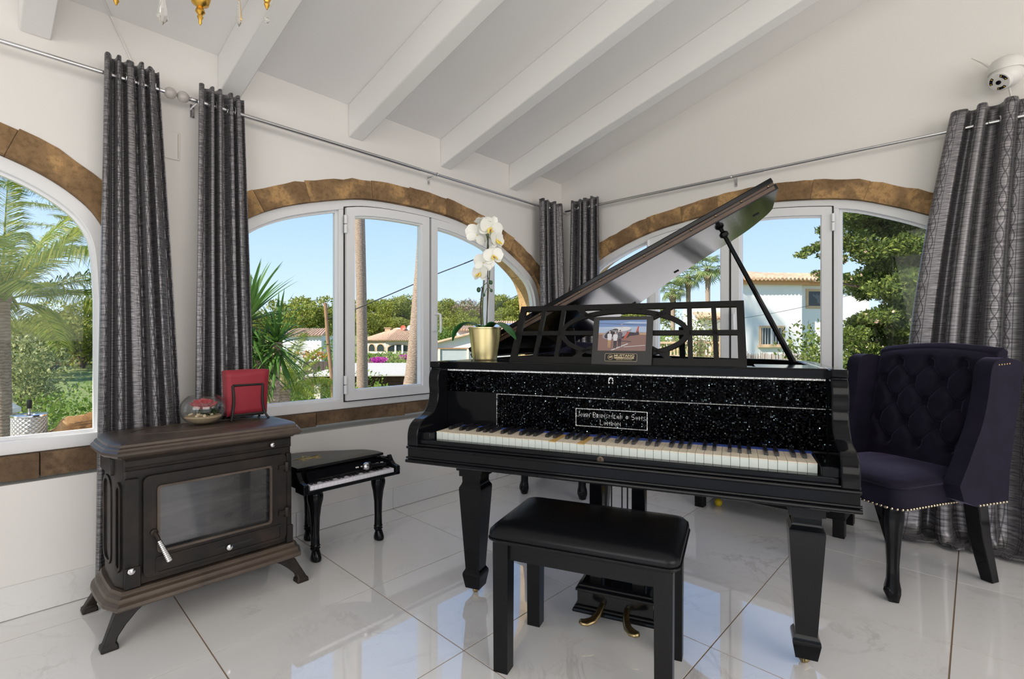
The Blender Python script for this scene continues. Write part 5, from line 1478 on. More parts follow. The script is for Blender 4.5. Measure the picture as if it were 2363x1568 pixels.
def pine_lobes(seed, spread=1.0, flat=1.0):
    r = random.Random(seed); L_ = []
    for i in range(15):
        a = r.uniform(0, 2 * PI); q = math.sqrt(r.random()) * 2.5 * spread; z = 7.3 + r.uniform(-1.6, 1.6) * flat - .18 * q
        s_ = r.uniform(.8, 1.45); L_.append((q * math.cos(a), q * math.sin(a), z, s_ * 1.15, s_ * 1.15, s_ * .72))
    return L_
def tree_proto(name, lobes, per, size, fm, seed, trunk_top, tr=.16, aspect=.45, m2=None):
    cm_ = cloud('crown', lobes, per, size, fm, seed, aspect)
    r = random.Random(seed); b_ = MB()
    b_.tube(spline([(0, 0, -.6), (.12, .05, trunk_top * .4), (-.08, .1, trunk_top * .75), (.05, 0, trunk_top)], 4), [tr] * 5 + [tr * .8] * 4 + [tr * .6] * 4, 7)
    for L_ in lobes[::2]:
        b_.tube([(0, .05, trunk_top * r.uniform(.55, .85)), (L_[0] * .5, L_[1] * .5, (trunk_top + L_[2]) * .47), L_[:3]], [tr * .5, tr * .3, tr * .12], 5)
    return cm_, b_.mesh('trunk', m2 or BARK, 60)
PR_ = [tree_proto('pine', pine_lobes(1), 300, .30, F_PINE, 1, 6.6), tree_proto('pine', pine_lobes(2, 1.25, .8), 300, .30, F_PINE, 2, 6.6), tree_proto('pine', pine_lobes(3, .9, 1.4), 300, .30, F_PINE, 3, 6.2)]
PB_ = tree_proto('dry', pine_lobes(4, .9, 1.2), 110, .30, F_BROWN, 4, 6.4)
def put_tree(name, proto, px, ytop, d, hgt, label, group=None, rz=0, cat='tree', dz=0):
    p = at(px, ytop, d); z0 = p.z - hgt
    s_ = hgt / 9.4
    t = thing(name, label, cat, (p.x, p.y, g_z(p.x, p.y)), rz, group)
    zg = z0 - g_z(p.x, p.y)
    o = inst(proto[0], 'crown', t, (0, 0, zg), (0, 0, 0), (s_, s_, s_)); o['kind'] = 'stuff'
    b_ = inst(proto[1], 'trunk', t, (0, 0, zg), (0, 0, 0), (s_, s_, s_ if zg <= .3 else s_))
    return t
rt = random.Random(21)
pines = [(700, 676, 60, 11.5), (752, 690, 66, 11), (640, 716, 72, 10), (860, 686, 112, 15), (892, 678, 120, 16), (925, 690, 108, 14), (958, 683, 116, 15), (985, 692, 112, 14), (1022, 700, 118, 14), (1044, 688, 124, 16), (1112, 690, 118, 15), (1138, 694, 112, 14), (1158, 676, 122, 17), (1184, 692, 114, 14), (1206, 684, 118, 15), (800, 700, 120, 15), (1240, 690, 120, 15), (600, 730, 90, 11)]
pines += [(835 + 29 * i, 716 + (i * 37) % 14, 98 + (i * 13) % 9, 10.5) for i in range(14)] + [(612, 742, 75, 8.5), (672, 722, 78, 9.5), (735, 716, 82, 10), (775, 720, 78, 9.5)]
pines += [(1262 + 34 * i, 690 + (i * 29) % 18, 104 + (i * 17) % 20, 14) for i in range(8)]
names = 'pine on the wooded ridge beyond the gardens'
for i, (px, yt, d, h_) in enumerate(pines):
    if d < 70: lab = ['broad sunlit pine nearest the wooden pole, behind the spiky yucca', 'second broad pine just right of the one behind the wooden pole'][i] if i < 2 else 'broad pine half hidden behind the spiky yucca'
    else: lab = 'yellow-green umbrella pine in the ridge of pines beyond the villas'
    put_tree('pine_tree', PR_[i % 3], px, yt, d, h_, lab, 'ridge of pines beyond the villas' if d >= 70 else None, rt.uniform(0, 6))
put_tree('dry_pine', PB_, 1084, 694, 105, 13, 'brown withered pine among the green ones right of the window handle', None, 1.0)
# left window: pines over the meadow
left_p = [(120, 705, 46, 10.5), (190, 700, 52, 11.5), (60, 735, 40, 8.5), (235, 720, 58, 12), (260, 712, 60, 12), (150, 728, 62, 11), (10, 742, 52, 9), (-40, 735, 50, 9)]
for i, (px, yt, d, h_) in enumerate(left_p):
    put_tree('pine_tree', PR_[(i + 1) % 3], px, yt, d, h_, 'pine above the meadow seen through the left window', 'pines above the meadow in the left window', rt.uniform(0, 6))
# bushes
def bush(label, px, py, d, w_, h_, fm, seed, per=420, size=.16, extra=None, cat='bush', group=None, ground=True, depth=None):
    p = at(px, py, d); z0 = g_z(p.x, p.y) if ground else p.z
    r = random.Random(seed); L_ = []
    top = p.z + h_ / 2 - z0
    for i in range(11):
        a = r.uniform(0, 2 * PI); q = math.sqrt(r.random()) * .75
        u = r.uniform(.15, .8)
        L_.append((RT.x * q * math.cos(a) * w_ / 2 + FW.x * q * math.sin(a) * w_ * .35, RT.y * q * math.cos(a) * w_ / 2 + FW.y * q * math.sin(a) * w_ * .35, top * u, w_ * .26 * r.uniform(.8, 1.2), w_ * .26 * r.uniform(.8, 1.2), max(.15, top * .30 * r.uniform(.7, 1.1))))
    t = thing('bush' if cat == 'bush' else cat.replace(' ', '_'), label, cat, (p.x, p.y, z0), 0, group)
    o = bpy.data.objects.new('leaves', cloud('leaves', L_, per / max(w_, .4) ** .7, size, fm, seed, .5)); COL.objects.link(o); o.parent = t; o['kind'] = 'stuff'
    b_ = MB()
    for L2 in L_[:6]: b_.tube([(0, 0, -.1), (L2[0] * .5, L2[1] * .5, L2[2] * .5), L2[:3]], [.035, .022, .010], 5)
    b_.build('stems', BARK, t)
    return t
bush('yellow-green shrub mass behind the small palm, left of the pergola', 655, 850, 13, 2.6, 1.5, F_PALE, 31, 700, .13)
bush('bright green hedge with orange blossom left of the wooden pole', 720, 838, 22, 4.2, 1.3, F_BUSH, 32, 500, .16)
bush('clump of orange blossom on the hedge by the wooden pole', 722, 826, 21, 1.6, .5, F_ORG, 33, 260, .10, ground=False)
bush('yellow flowering shrub right of the wooden pole', 775, 806, 24, 1.6, 1.4, F_BUSH, 34, 500, .14)
bush('long green hedge in front of the arched villa', 900, 828, 48, 9, 1.2, F_BUSH, 35, 900, .22)
bush('green hedge between the palm trunks above the pergola', 910, 838, 34, 5.2, .9, F_PALE, 36, 700, .18)
bush('magenta bougainvillea above the white pergola roof', 873, 838, 30, 1.3, .7, F_MAG, 37, 900, .10, ground=False)
bush('small pink bougainvillea beside the right palm trunk', 935, 828, 36, .9, .5, F_MAG, 38, 500, .10, ground=False)
bush('green shrubs left of the white cottage', 1030, 775, 60, 4.5, 3.5, F_BUSH, 39, 700, .25)
bush('low greenery under the pergola window', 800, 905, 14, 3.2, 1.0, F_BUSH, 40, 600, .12)
bush('dense green shrub below the ledge rock, left window', 170, 955, 7.5, 3.0, 1.1, F_BUSH, 41, 1500, .085)
bush('pale olive-green shrub left of the meadow, left window', 60, 840, 20, 3.4, 3.0, F_PALE, 42, 900, .17)
bush('bright scrub at the meadow edge, left window', 215, 920, 16, 3.4, 1.0, F_BUSH, 43, 900, .12)
bush('flowering green shrub by the house corner, right window', 1893, 808, 15, 1.1, 1.5, F_BUSH, 44, 1300, .085)
bush('yellowish feathery tree in front of the fan palms', 1600, 762, 24, 2.6, 2.2, F_PALE, 45, 500, .15, cat='tree')
bush('bright hedge behind the balustrade', 1530, 790, 30, 3.0, 1.3, F_BUSH, 46, 600, .15)
bush('bushy undergrowth under the big conifer', 2010, 850, 10.5, 3.0, 1.6, F_DARK, 47, 1500, .10)
bush('olive shrubs behind the red napkins, low in the window', 640, 905, 8, 1.6, 1.0, F_BUSH, 48, 1100, .09)

# ------------------------------------------------------------------ palm trunks in the middle window
def trunk(name, label, pts, d, r0, r1):
    P = [at(x, y, d) for x, y in pts]; base = P[-1]; zg = g_z(base.x, base.y)
    t = thing(name, label, 'palm', (base.x, base.y, zg))
    P = [p - Vector((base.x, base.y, zg)) for p in P] + [Vector((0, 0, -.1))]
    P = [Vector(q) for q in spline(P, 8)]; n_ = len(P)
    MB().tube(P, [(r0 + (r1 - r0) * i / (n_ - 1)) for i in range(n_)], 14).build('stem', PBARK, t, angle=60)
    # crown far above the window
    top = P[0]; b_ = MB()
    for k in range(16):
        a = 2 * PI * k / 16; b_.tube([top, top + Vector((math.cos(a) * .9, math.sin(a) * .9, .6)), top + Vector((math.cos(a) * 1.9, math.sin(a) * 1.9, -.1))], [.03, .10, .01], 4)
    b_.build('crown', F_FAN, t, kind='stuff')
    return t
trunk('palm_tree', 'straight palm trunk just right of the window mullion', [(822, -900), (824, 300), (830, 500), (835, 760), (836, 900), (836, 1000)], 13.5, .115, .165)
trunk('palm_tree', 'leaning tapered palm trunk left of the window handle', [(985, -700), (981, 300), (973, 560), (965, 690), (953, 850), (948, 900), (945, 1000)], 10.5, .050, .215)
# wooden pole and overhead wires
pb = at(771, 960, 12); pz0 = g_z(pb.x, pb.y)
WOODP = mat('pole_wood', (.34, .19, .10), .85, vary=.4, vscale=9)
t = thing('utility_pole', 'weathered orange-brown wooden pole standing in front of the pines', 'pole', (pb.x, pb.y, pz0))
MB().tube(spline([at(749, 700, 12) - t.location, at(752, 715, 12) - t.location, at(757, 790, 12) - t.location, at(768, 915, 12) - t.location, Vector((0, 0, -.1))], 4), .042, 9).build('shaft', WOODP, t)
MB().torus(at(756, 795, 12) - t.location, .046, .008, None, 14, 6).build('band', IRON, t)
def wire(label, pts, d0, d1, r_=.012):
    n_ = len(pts); P = [at(x, y, d0 + (d1 - d0) * i / (n_ - 1)) for i, (x, y) in enumerate(pts)]
    t = thing('overhead_wire', label, 'wire', P[0])
    MB().tube([p - P[0] for p in spline_v(P)], r_, 6).build('strand', GASKET, t); return t
def spline_v(P): return [Vector(q) for q in spline([tuple(p) for p in P], 6)]
wire('dark overhead wire crossing the sky left of the orchid', [(749, 738), (800, 722), (860, 697), (965, 652), (1010, 632), (1120, 588), (1300, 500)], 12, 11)
wire('thin overhead wire above the ridge near the corner curtain', [(1100, 738), (1147, 705), (1205, 676), (1300, 620)], 20, 18, .012)
wire('thin wire sagging across the white house', [(1560, 765), (1650, 745), (1712, 735), (1800, 720), (1905, 697), (2000, 670)], 20, 18, .008)

# ------------------------------------------------------------------ spiky yucca and small palms
ym = MB(); Ly = .62
for i in range(7):
    t_ = i / 6; wd = .026 * (1 - t_) ** .6 * (.55 + .45 * min(1, t_ * 4)) + .0004; z = t_ * Ly; x = .10 * t_ * t_
    ym.v += [(x, -wd, z), (x - .35 * wd, 0, z), (x, wd, z)]
for i in range(6):
    k = i * 3; ym.f += [(k, k + 1, k + 4, k + 3), (k + 1, k + 2, k + 5, k + 4)]; ym.m += [0, 0]
YM = ym.mesh('sword_leaf', F_YUC, 180, fix=False)
def yucca(label, px, py, d, heads):
    p = at(px, py, d); zg = g_z(p.x, p.y); t = thing('yucca', label, 'yucca', (p.x, p.y, zg)); r = random.Random(6)
    for hx, hy, n_, sc in heads:
        c = at(hx, hy, d) - Vector(t.location)
        MB().tube([(0, 0, -.1), (c.x * .6, c.y * .6, c.z * .6), (c.x, c.y, c.z)], [.07, .05, .04], 9).build('stem', PBARK, t)
        for k in range(n_):
            u = k / n_; inc = 8 + 150 * u ** .85 + r.uniform(-8, 8); az = k * 137.5 + r.uniform(-12, 12); s_ = sc * r.uniform(.8, 1.1)
            inst(YM, 'sword_leaf', t, c + Vector((0, 0, .04 - .22 * u * sc)), (0, R(inc), R(az)), (s_, s_, s_))
yucca('spiky green yucca just outside the window behind the red napkins', 585, 850, 4.9, [(572, 735, 95, 1.0), (640, 790, 70, .75), (600, 830, 50, .75)])
def frond_mesh(name, L_, n_, leaf_l, droop, arch, m_, seed, wd=.016, hang=.6):
    r = np.random.default_rng(seed); V = []; Q = []
    P = [np.array((L_ * t_ * math.cos(arch * t_), 0, L_ * t_ * math.sin(R(55)) * (1 - droop * t_))) for t_ in np.linspace(0, 1, 26)]
    def q4(a, b_, c, d_):
        k = len(V); V.extend([a, b_, c, d_]); Q.append((k, k + 1, k + 2, k + 3))
    for i in range(25):
        w_ = .018 * (1 - i / 26); q4(P[i] + (0, -w_, 0), P[i] + (0, w_, 0), P[i + 1] + (0, w_ * .9, 0), P[i + 1] + (0, -w_ * .9, 0))
    for k in range(n_):
        t_ = .10 + .90 * k / n_; i = min(24, int(t_ * 25)); f_ = t_ * 25 - i; c = P[i] * (1 - f_) + P[i + 1] * f_; tg = P[i + 1] - P[i]; tg = tg / np.linalg.norm(tg)
        ll = leaf_l * (.45 + .55 * math.sin(PI * min(1, .15 + t_ * .85))) * r.uniform(.8, 1.15)
        for sg in (-1, 1):
            d_ = np.array((0, sg, 0)) * .75 + tg * .65 + np.array((0, 0, r.uniform(-.15, .35))); d_ /= np.linalg.norm(d_)
            a = c; mid = c + d_ * ll * .5 + np.array((0, 0, -hang * ll * .12)); end = c + d_ * ll * (.95 - .25 * hang) + np.array((0, 0, -hang * ll * .55))
            nn = np.cross(d_, (0, 0, 1.0)); nn = nn / (np.linalg.norm(nn) + 1e-6) * wd * .5 + np.array((0, 0, wd * .25))
            q4(a - nn * .5, a + nn * .5, mid + nn, mid - nn); q4(mid - nn, mid + nn, end + nn * .1, end - nn * .1)
    return fast_mesh(name, np.array(V), Q, m_)
FR = [frond_mesh('frond', 2.2, 140, .46, .62, .35, F_PALM, 1, .011), frond_mesh('frond', 2.5, 150, .50, .95, .25, F_PALM, 2, .011, .9), frond_mesh('frond', 1.9, 130, .44, .40, .5, F_PALM, 3, .011)]
def palm(label, px, py, d, n_, sc, seed, r0=.13, amin=10, amax=95, name='palm_tree', tr=None):
    p = at(px, py, d); zg = g_z(p.x, p.y); t = thing(name, label, 'palm', (p.x, p.y, zg)); r = random.Random(seed); c = Vector((0, 0, p.z - zg))
    MB().tube([(0, 0, -.1), (.02, 0, c.z * .5), (0, 0, c.z)], [r0 * 1.15, r0, r0 * .9], 12).build('stem', tr or PBARK, t)
    MB().lathe([(r0 * .9, c.z - .02), (r0 * 1.25, c.z + .05), (r0 * .9, c.z + .18), (r0 * .25, c.z + .34)], (0, 0, 0), 10).build('crown_shaft', PBARK, t)
    for k in range(n_):
        u = (k + .5) / n_; s_ = sc * r.uniform(.85, 1.1)
        inst(FR[k % 3], 'frond', t, c, (0, R(-35 + 70 * u + r.uniform(-6, 6)), R(k * 137.5 + r.uniform(-10, 10))), (s_, s_, s_))
    return t
palm('tall feathery palm filling the upper part of the left window', 4, 700, 5.6, 26, .92, 3, .075)
palm('second feathery palm crown with yellowing fronds at the curtain edge, left window', 262, 545, 8.5, 20, .8, 5, .11)
palm('small arching date palm below the yucca, beside the pergola post', 652, 905, 6.6, 20, .42, 8, .10, name='date_palm')

# ------------------------------------------------------------------ fan palms behind the balustrade
fm_ = MB(); nb = 15
for k in range(nb):
    a = R(-105 + 210 * k / (nb - 1)); ca, sa = math.cos(a), math.sin(a); da = R(6.2)
    l1, l2 = .42, .80 * (1 - .10 * abs(k - 7) / 7)
    fm_.add([(0, 0, 0), (l1 * math.cos(a - da), l1 * math.sin(a - da), .02), (l2 * ca, l2 * sa, -.16), (l1 * math.cos(a + da), l1 * math.sin(a + da), .02)], [(0, 1, 2, 3)])
FANM = fm_.mesh('fan_leaf', F_FAN, 0, fix=False)
def fanpalm(label, px, py, d, sc, seed):
    p = at(px, py, d); zg = g_z(p.x, p.y); t = thing('fan_palm', label, 'palm', (p.x, p.y, zg)); r = random.Random(seed); c = Vector((0, 0, p.z - zg))
    MB().tube([(0, 0, -.1), (.05, 0, c.z * .5), (0, 0, c.z)], [.22, .17, .20], 10).build('stem', PBARK, t)
    MB().lathe([(.20, c.z - .9), (.33, c.z - .45), (.22, c.z)], (0, 0, 0), 10).build('boot', PBARK, t)
    for k in range(24):
        u = (k + .5) / 24; el = R(75 - 120 * u + r.uniform(-8, 8)); az = R(k * 137.5); st_ = .85 * sc
        d_ = Vector((math.cos(el) * math.cos(az), math.cos(el) * math.sin(az), math.sin(el)))
        MB().tube([c, c + d_ * st_], [.03, .015], 4).build('stalk', F_FAN, t)
        inst(FANM, 'fan_leaf', t, c + d_ * st_, (r.uniform(-.3, .3), -el + R(25), az), (sc,) * 3)
fanpalm('tallest fan palm, rightmost of the three behind the balustrade', 1633, 622, 40, 1.0, 1)
fanpalm('middle fan palm of the three behind the balustrade', 1588, 640, 42, .95, 2)
fanpalm('lowest fan palm, leftmost of the three, partly behind the lid', 1552, 672, 42, .85, 3)

# ------------------------------------------------------------------ big conifer by the right window
r = random.Random(12); L_ = []
def lob(px, py, d, s_): p = at(px, py, d); return (p.x, p.y, p.z, s_ * 1.25, s_ * 1.25, s_ * .62)
for _ in range(190):
    px = r.uniform(1962, 2330); py = r.uniform(430, 770)
    if px < 1990 and 640 < py < 720: continue
    L_.append(lob(px, py, r.uniform(8.2, 10.2), r.uniform(.16, .34)))
for _ in range(40): L_.append(lob(r.uniform(1960, 2130), r.uniform(755, 860), r.uniform(8.5, 10), r.uniform(.14, .28)))
for px, py in ((1850, 588), (1868, 578), (1886, 570), (1903, 562), (1920, 566), (1905, 590), (1898, 532), (1910, 545), (1890, 632), (1905, 645), (1922, 655), (1940, 600), (1945, 560), (1950, 640)): L_.append(lob(px, py, 8.8, .11))
p = at(2110, 700, 9.4); zg = g_z(p.x, p.y)
t = thing('conifer', 'large dark green conifer filling the right pane of the right window', 'tree', (p.x, p.y, zg))
L_ = [(a - p.x, b_ - p.y, c - zg, d1, d2, d3) for a, b_, c, d1, d2, d3 in L_]
o = bpy.data.objects.new('foliage', cloud('foliage', L_, 11000, .075, F_DARK, 3, .42, .5, .35)); COL.objects.link(o); o.parent = t; o['kind'] = 'stuff'
b = MB(); b.tube([(0, 0, -.1), (.1, .05, 1.6), (0, 0, 3.2), (.05, 0, 5)], [.22, .18, .13, .06], 9)
for L2 in L_[::5]: b.tube([(.05, 0, max(.5, L2[2] - .6)), (L2[0] * .5, L2[1] * .5, L2[2] - .15), L2[:3]], [.05, .03, .012], 5)
b.build('trunk', BARK, t)
o = bpy.data.objects.new('cones', cloud('cones', L_[::3], 60, .05, foliage('cones', (.40, .25, .18), (.55, .36, .26), (.62, .45, .35), .0), 9, .8)); COL.objects.link(o); o.parent = t; o['kind'] = 'stuff'

# ------------------------------------------------------------------ buildings
PLASTER = mat('white_render', (.78, .76, .73), .9, vary=.03, vscale=1.2); CREAMW = mat('cream_render', (.72, .64, .54), .9); ORANGE = mat('orange_cornice', (.62, .33, .16), .85)
SURR = mat('sandstone_trim', (.58, .40, .24), .9, vary=.15, vscale=5); DARKG = mat('dark_glass', (.03, .04, .045), .12); BARS = mat('window_bars', (.55, .56, .57), .5)
_m = NT('roof_tiles'); _v = _m.obj(); _m.P(Base_Color=_m.ramp(_m.noise(_v, 5, 4), [(.3, (.40, .24, .14)), (.55, (.56, .37, .24)), (.75, (.66, .50, .36))]), Roughness=.9); ROOFT = _m.mat
def frame_of(px, d, py=784, toward=0):
    """local frame on the ground: x to the right of view (turned by toward degrees), y away"""
    p = at(px, py, d); rz = math.atan2(RT.y, RT.x) + R(toward)
    return p, rz
def zpx(py, d): return H + (784 - py) / 1175 * d
def tiled_slope(parent, A, B, C_, D, n_, m_=ROOFT, r_=.09, name='tile_row'):
    """rows of half-round tiles running from eave edge A-B up to ridge edge D-C"""
    A, B, C_, D = map(Vector, (A, B, C_, D)); nrm = (B - A).cross(D - A).normalized()
    if nrm.z < 0: nrm = -nrm
    MB().add([A, B, C_, D], [(0, 1, 2, 3)]) 
    b_ = MB(); b_.add([A - nrm * .03, B - nrm * .03, C_ - nrm * .03, D - nrm * .03, A + nrm * .02, B + nrm * .02, C_ + nrm * .02, D + nrm * .02], [(0, 1, 2, 3), (4, 5, 6, 7), (0, 1, 5, 4), (1, 2, 6, 5), (2, 3, 7, 6), (3, 0, 4, 7)]); b_.build('roof_deck', m_, parent, angle=0)
    for i in range(n_):
        t_ = (i + .5) / n_; a = A.lerp(B, t_); c = D.lerp(C_, t_)
        ln = (c - a).length
        if ln < .15: continue
        MB().tube([a - (c - a).normalized() * .05 + nrm * .02, a.lerp(c, .5) + nrm * .02, c + nrm * .02], [r_, r_ * .95, r_ * .9], 8).build(name, m_, parent, angle=60)
def opening(parent, x0, x1, z0, z1, y, surround=.16, arch=0, bars=0, glass=DARKG, sm=SURR):
    f_ = lambda a, h_, d_: (a, y - d_, h_)
    def shape(k):
        if not arch: return [(x0 - k, z0 - k), (x1 + k, z0 - k), (x1 + k, z1 + k), (x0 - k, z1 + k)]
        P = [(x0 - k, z0), (x1 + k, z0)]; cx = (x0 + x1) / 2; rx_ = (x1 - x0) / 2 + k; rz_ = arch + k
        return P + [(cx + rx_ * math.cos(PI * i / 10), z1 - arch + rz_ * math.sin(PI * i / 10)) for i in range(11)]
    w_ = MB().prism(shape(surround), f_, -.02, .05, 0, [shape(0)] if not arch else [[(p[0], p[1] + (.002 if p[1] == z0 else 0)) for p in shape(0)]]).build('window', sm, parent)
    MB().prism(shape(.01), f_, -.03, .01).build('pane', glass, w_, angle=0)
    if bars:
        bb = MB().span((x0, y - .03, z1 - (z1 - z0) * .02), (x1, y - .015, z1)).build('bar_rail', BARS, w_)
        for i in range(bars):
            x = x0 + (x1 - x0) * (i + .5) / bars; MB().tube([(x, y - .03, z0), (x, y - .03, z1)], .014, 5).build('bar', BARS, w_)
        MB().span(((x0 + x1) / 2 - .03, y - .02, z0), ((x0 + x1) / 2 + .03, y - .005, z1)).build('mullion', PLASTIC, w_)
    return w_
# white house seen through the right window
dW = 27.0; p, rz = frame_of(1772, dW, toward=6); gW = g_z(p.x, p.y)
wh = thing('white_house', 'white two-storey house with a clay tile roof and barred window', 'house', (p.x, p.y, gW), rz)
mW = dW / 1175
def X_(px): return (px - 1772) * mW
def Z_(py): return zpx(py, dW) - gW
MB().prism([(X_(1693), 0), (X_(1856), 0), (X_(1856), 6), (X_(1693) + 3.7, 6)], xyz, -.3, Z_(655)).build('wall', PLASTER, wh)
MB().span((X_(1856) - .1, .9, -.3), (X_(2060), 6, Z_(652))).build('side_wall', PLASTER, wh)
MB().prism([(X_(1693) - .1, -.22), (X_(1858) + .2, -.22), (X_(1858) + .2, 6), (X_(1693) + 3.6, 6)], xyz, Z_(657), Z_(648)).build('cornice', ORANGE, wh)
MB().span((X_(1858), .68, Z_(654)), (X_(2062), 6, Z_(645))).build('cornice', ORANGE, wh)
ze = Z_(647); zr = Z_(615)
e0, e1 = X_(1693) - .25, X_(1858) + .42; rx0, rx1 = X_(1790) - .35, X_(1790)
tiled_slope(wh, (e0, -.42, ze), (e1, -.42, ze), (rx1, 2.6, zr), (rx0, 2.6, zr), 20)
tiled_slope(wh, (e1, -.42, ze), (e1, 6.2, ze), (rx1, 3.4, zr), (rx1, 2.6, zr), 14)
tiled_slope(wh, (e1 - .2, .5, ze + .05), (X_(2062), .5, ze + .05), (X_(2062), 2.8, zr - .02), (e1 - 1.2, 2.8, zr - .02), 22)
opening(wh, X_(1755), X_(1807), Z_(795), Z_(757), 0, .11, 0, 8)
opening(wh, X_(1900), X_(1935), Z_(703), Z_(668), .9, .14, 0, 0)
MB().span((X_(1747), -.16, Z_(797) - .12), (X_(1815), .02, Z_(797) - .02)).build('window_ledge', SURR, wh)
# low wing with door
dV = 32.0; p, rz = frame_of(1640, dV, toward=4); gV = g_z(p.x, p.y); mV = dV / 1175
lw = thing('low_wing', 'low white annex with a tiled porch roof left of the white house', 'house', (p.x, p.y, gV), rz)
x_ = lambda px: (px - 1640) * mV
z_ = lambda py: zpx(py, dV) - gV
MB().span((x_(1615), 0, -.3), (x_(1690), 3, z_(738))).build('wall', PLASTER, lw)
MB().span((x_(1620), .9, z_(738)), (x_(1690), 3, z_(708))).build('upper_wall', PLASTER, lw)
MB().span((x_(1608), -.25, z_(738)), (x_(1690), .1, z_(733))).build('cornice', ORANGE, lw)
tiled_slope(lw, (x_(1602), -.5, z_(734)), (x_(1690), -.5, z_(734)), (x_(1690), .95, z_(721)), (x_(1612), .95, z_(721)), 11)
opening(lw, x_(1645), x_(1660), z_(820), z_(765), 0, .12)
# balustrade
dB = 24.0; p, rz = frame_of(1585, dB, toward=-3); gB_ = zpx(824, dB); mB = dB / 1175
bal = thing('balustrade', 'orange sandstone balustrade in front of the white annex', 'balustrade', (p.x, p.y, gB_), rz)
xb = lambda px: (px - 1585) * mB
MB().span((xb(1490), -.12, -.4), (xb(1690), .12, .08)).build('plinth', SURR, bal)
MB().span((xb(1490), -.12, .62), (xb(1690), .12, .72)).build('rail', SURR, bal)
for px in (1490, 1617, 1690): MB().span((xb(px) - .16, -.16, 0), (xb(px) + .16, .16, .80)).build('pier', SURR, bal)
bm_ = MB().lathe([(.045, .08), (.05, .12), (.03, .16), (.055, .28), (.06, .36), (.03, .48), (.028, .54), (.05, .60), (.05, .63)], (0, 0, 0), 10).mesh('baluster', SURR, 50)
for i in range(26):
    x = xb(1496) + (xb(1686) - xb(1496)) * i / 25
    if abs(x - xb(1617)) > .2: inst(bm_, 'baluster', bal, (x, 0, 0))
GLOBE = mat('white_globe', (.85, .84, .82), .3)
for k, px in enumerate((1539.5, 1548)):
    q = at(px, 786, 25.5); t = thing('globe_lamp', ['left', 'right'][k] + ' one of two white globe lamps above the balustrade', 'lamp', (q.x, q.y, gB_))
    h0 = q.z - gB_
    MB().tube([(0, 0, -.3), (0, 0, h0 - .05)], .035, 8).build('post', PLASTIC, t); MB().sphere((0, 0, h0 + .07), .10, 14, 10).build('globe', GLOBE, t); MB().lathe([(.03, h0 - .09), (.07, h0 - .05), (.05, h0 - .02)], (0, 0, 0), 12).build('collar', PLASTIC, t)
# reed fence
dF = 19; p, rz = frame_of(1790, dF); zf = zpx(845, dF); mF = dF / 1175
rf = thing('reed_fence', 'low weathered reed fence below the white house', 'fence', (p.x, p.y, zf - .2), rz)
REED = mat('reeds', (.30, .22, .17), .95, vary=.4, vscale=20)
rm = MB().tube([(0, 0, 0), (.004, 0, .35), (0, 0, .66)], .011, 5).mesh('reed', REED, 60); rr2 = random.Random(3)
for i in range(150): inst(rm, 'reed', rf, ((-95 + 190 * i / 150) * mF, rr2.uniform(-.02, .02), rr2.uniform(-.04, .03)), (0, rr2.uniform(-.04, .04), 0), (1, 1, rr2.uniform(.85, 1.12)))
MB().tube([(-95 * mF, -.02, .2), (95 * mF, -.02, .2)], .008, 5).build('tie', IRON, rf)
# villa with arches in the middle window
dA = 88.0; p, rz = frame_of(890, dA, toward=0); gA = zpx(822, dA); mA = dA / 1175
vl = thing('arched_villa', 'cream villa with an arched porch and hipped tile roof', 'house', (p.x, p.y, gA), rz)
xa = lambda px: (px - 890) * mA
za = lambda py: zpx(py, dA) - gA
MB().prism([(xa(820), 3.2), (xa(890), 0), (xa(1000), 1.2), (xa(1000), 9), (xa(820), 9)], xyz, -.6, za(786)).build('wall', CREAMW, vl)
ev = za(786)
tiled_slope(vl, (xa(818), 2.6, ev), (xa(891), -.6, ev), (xa(910), 4.0, za(757)), (xa(902), 4.3, za(757)), 18, r_=.12)
tiled_slope(vl, (xa(891), -.6, ev), (xa(1003), .6, ev), (xa(985), 5, za(762)), (xa(910), 4.0, za(757)), 26, r_=.12)
MB().span((xa(905), 3.5, za(760)), (xa(946), 6, za(756))).build('parapet', PLASTER, vl)
def arch_on(px0, px1, pyb, pyt, p0, p1):
    """arched opening on the facade line p0-p1 (local xy)"""
    a, c = Vector(p0), Vector(p1); d_ = (c - a).normalized()
    def f_(s_, h_, dd_): q = a + d_ * s_; return (q.x + d_.y * dd_, q.y - d_.x * dd_, h_)
    tx = lambda px: (xa(px) - a.x) / d_.x
    x0, x1 = tx(px0), tx(px1); z0, z1 = za(pyb), za(pyt); cx = (x0 + x1) / 2; rx_ = (x1 - x0) / 2; rz_ = min(rx_, (z1 - z0) * .6)
    P = lambda k: [(x0 - k, z0), (x1 + k, z0)] + [(cx + (rx_ + k) * math.cos(PI * i / 12), z1 - rz_ + (rz_ + k) * math.sin(PI * i / 12)) for i in range(13)]
    w_ = MB().prism(P(.16), f_, -.05, .10, 0, [[(q[0], q[1] + (.001 if i < 2 else 0)) for i, q in enumerate(P(0))]]).build('arch', SURR, vl)
    MB().prism(P(.02), f_, -.05, .03).build('opening', DARKG, w_, angle=0)
L0, L1, L2_ = (xa(820), 3.2), (xa(890), 0), (xa(1000), 1.2)
arch_on(844, 861, 811, 795, L0, L1); arch_on(867, 887, 811, 795, L0, L1); arch_on(895, 945, 811, 796, L1, L2_)
for px in (912, 928): MB().span((xa(px) - .15, .1, 0), (xa(px) + .15, .3, za(797))).build('column', PLASTER, vl)
MB().span((xa(876), 3.6, za(764)), (xa(889), 4.4, za(756))).build('chimney', SURR, vl); MB().span((xa(874), 3.5, za(757)), (xa(891), 4.5, za(755.2))).build('chimney_cap', SURR, vl)
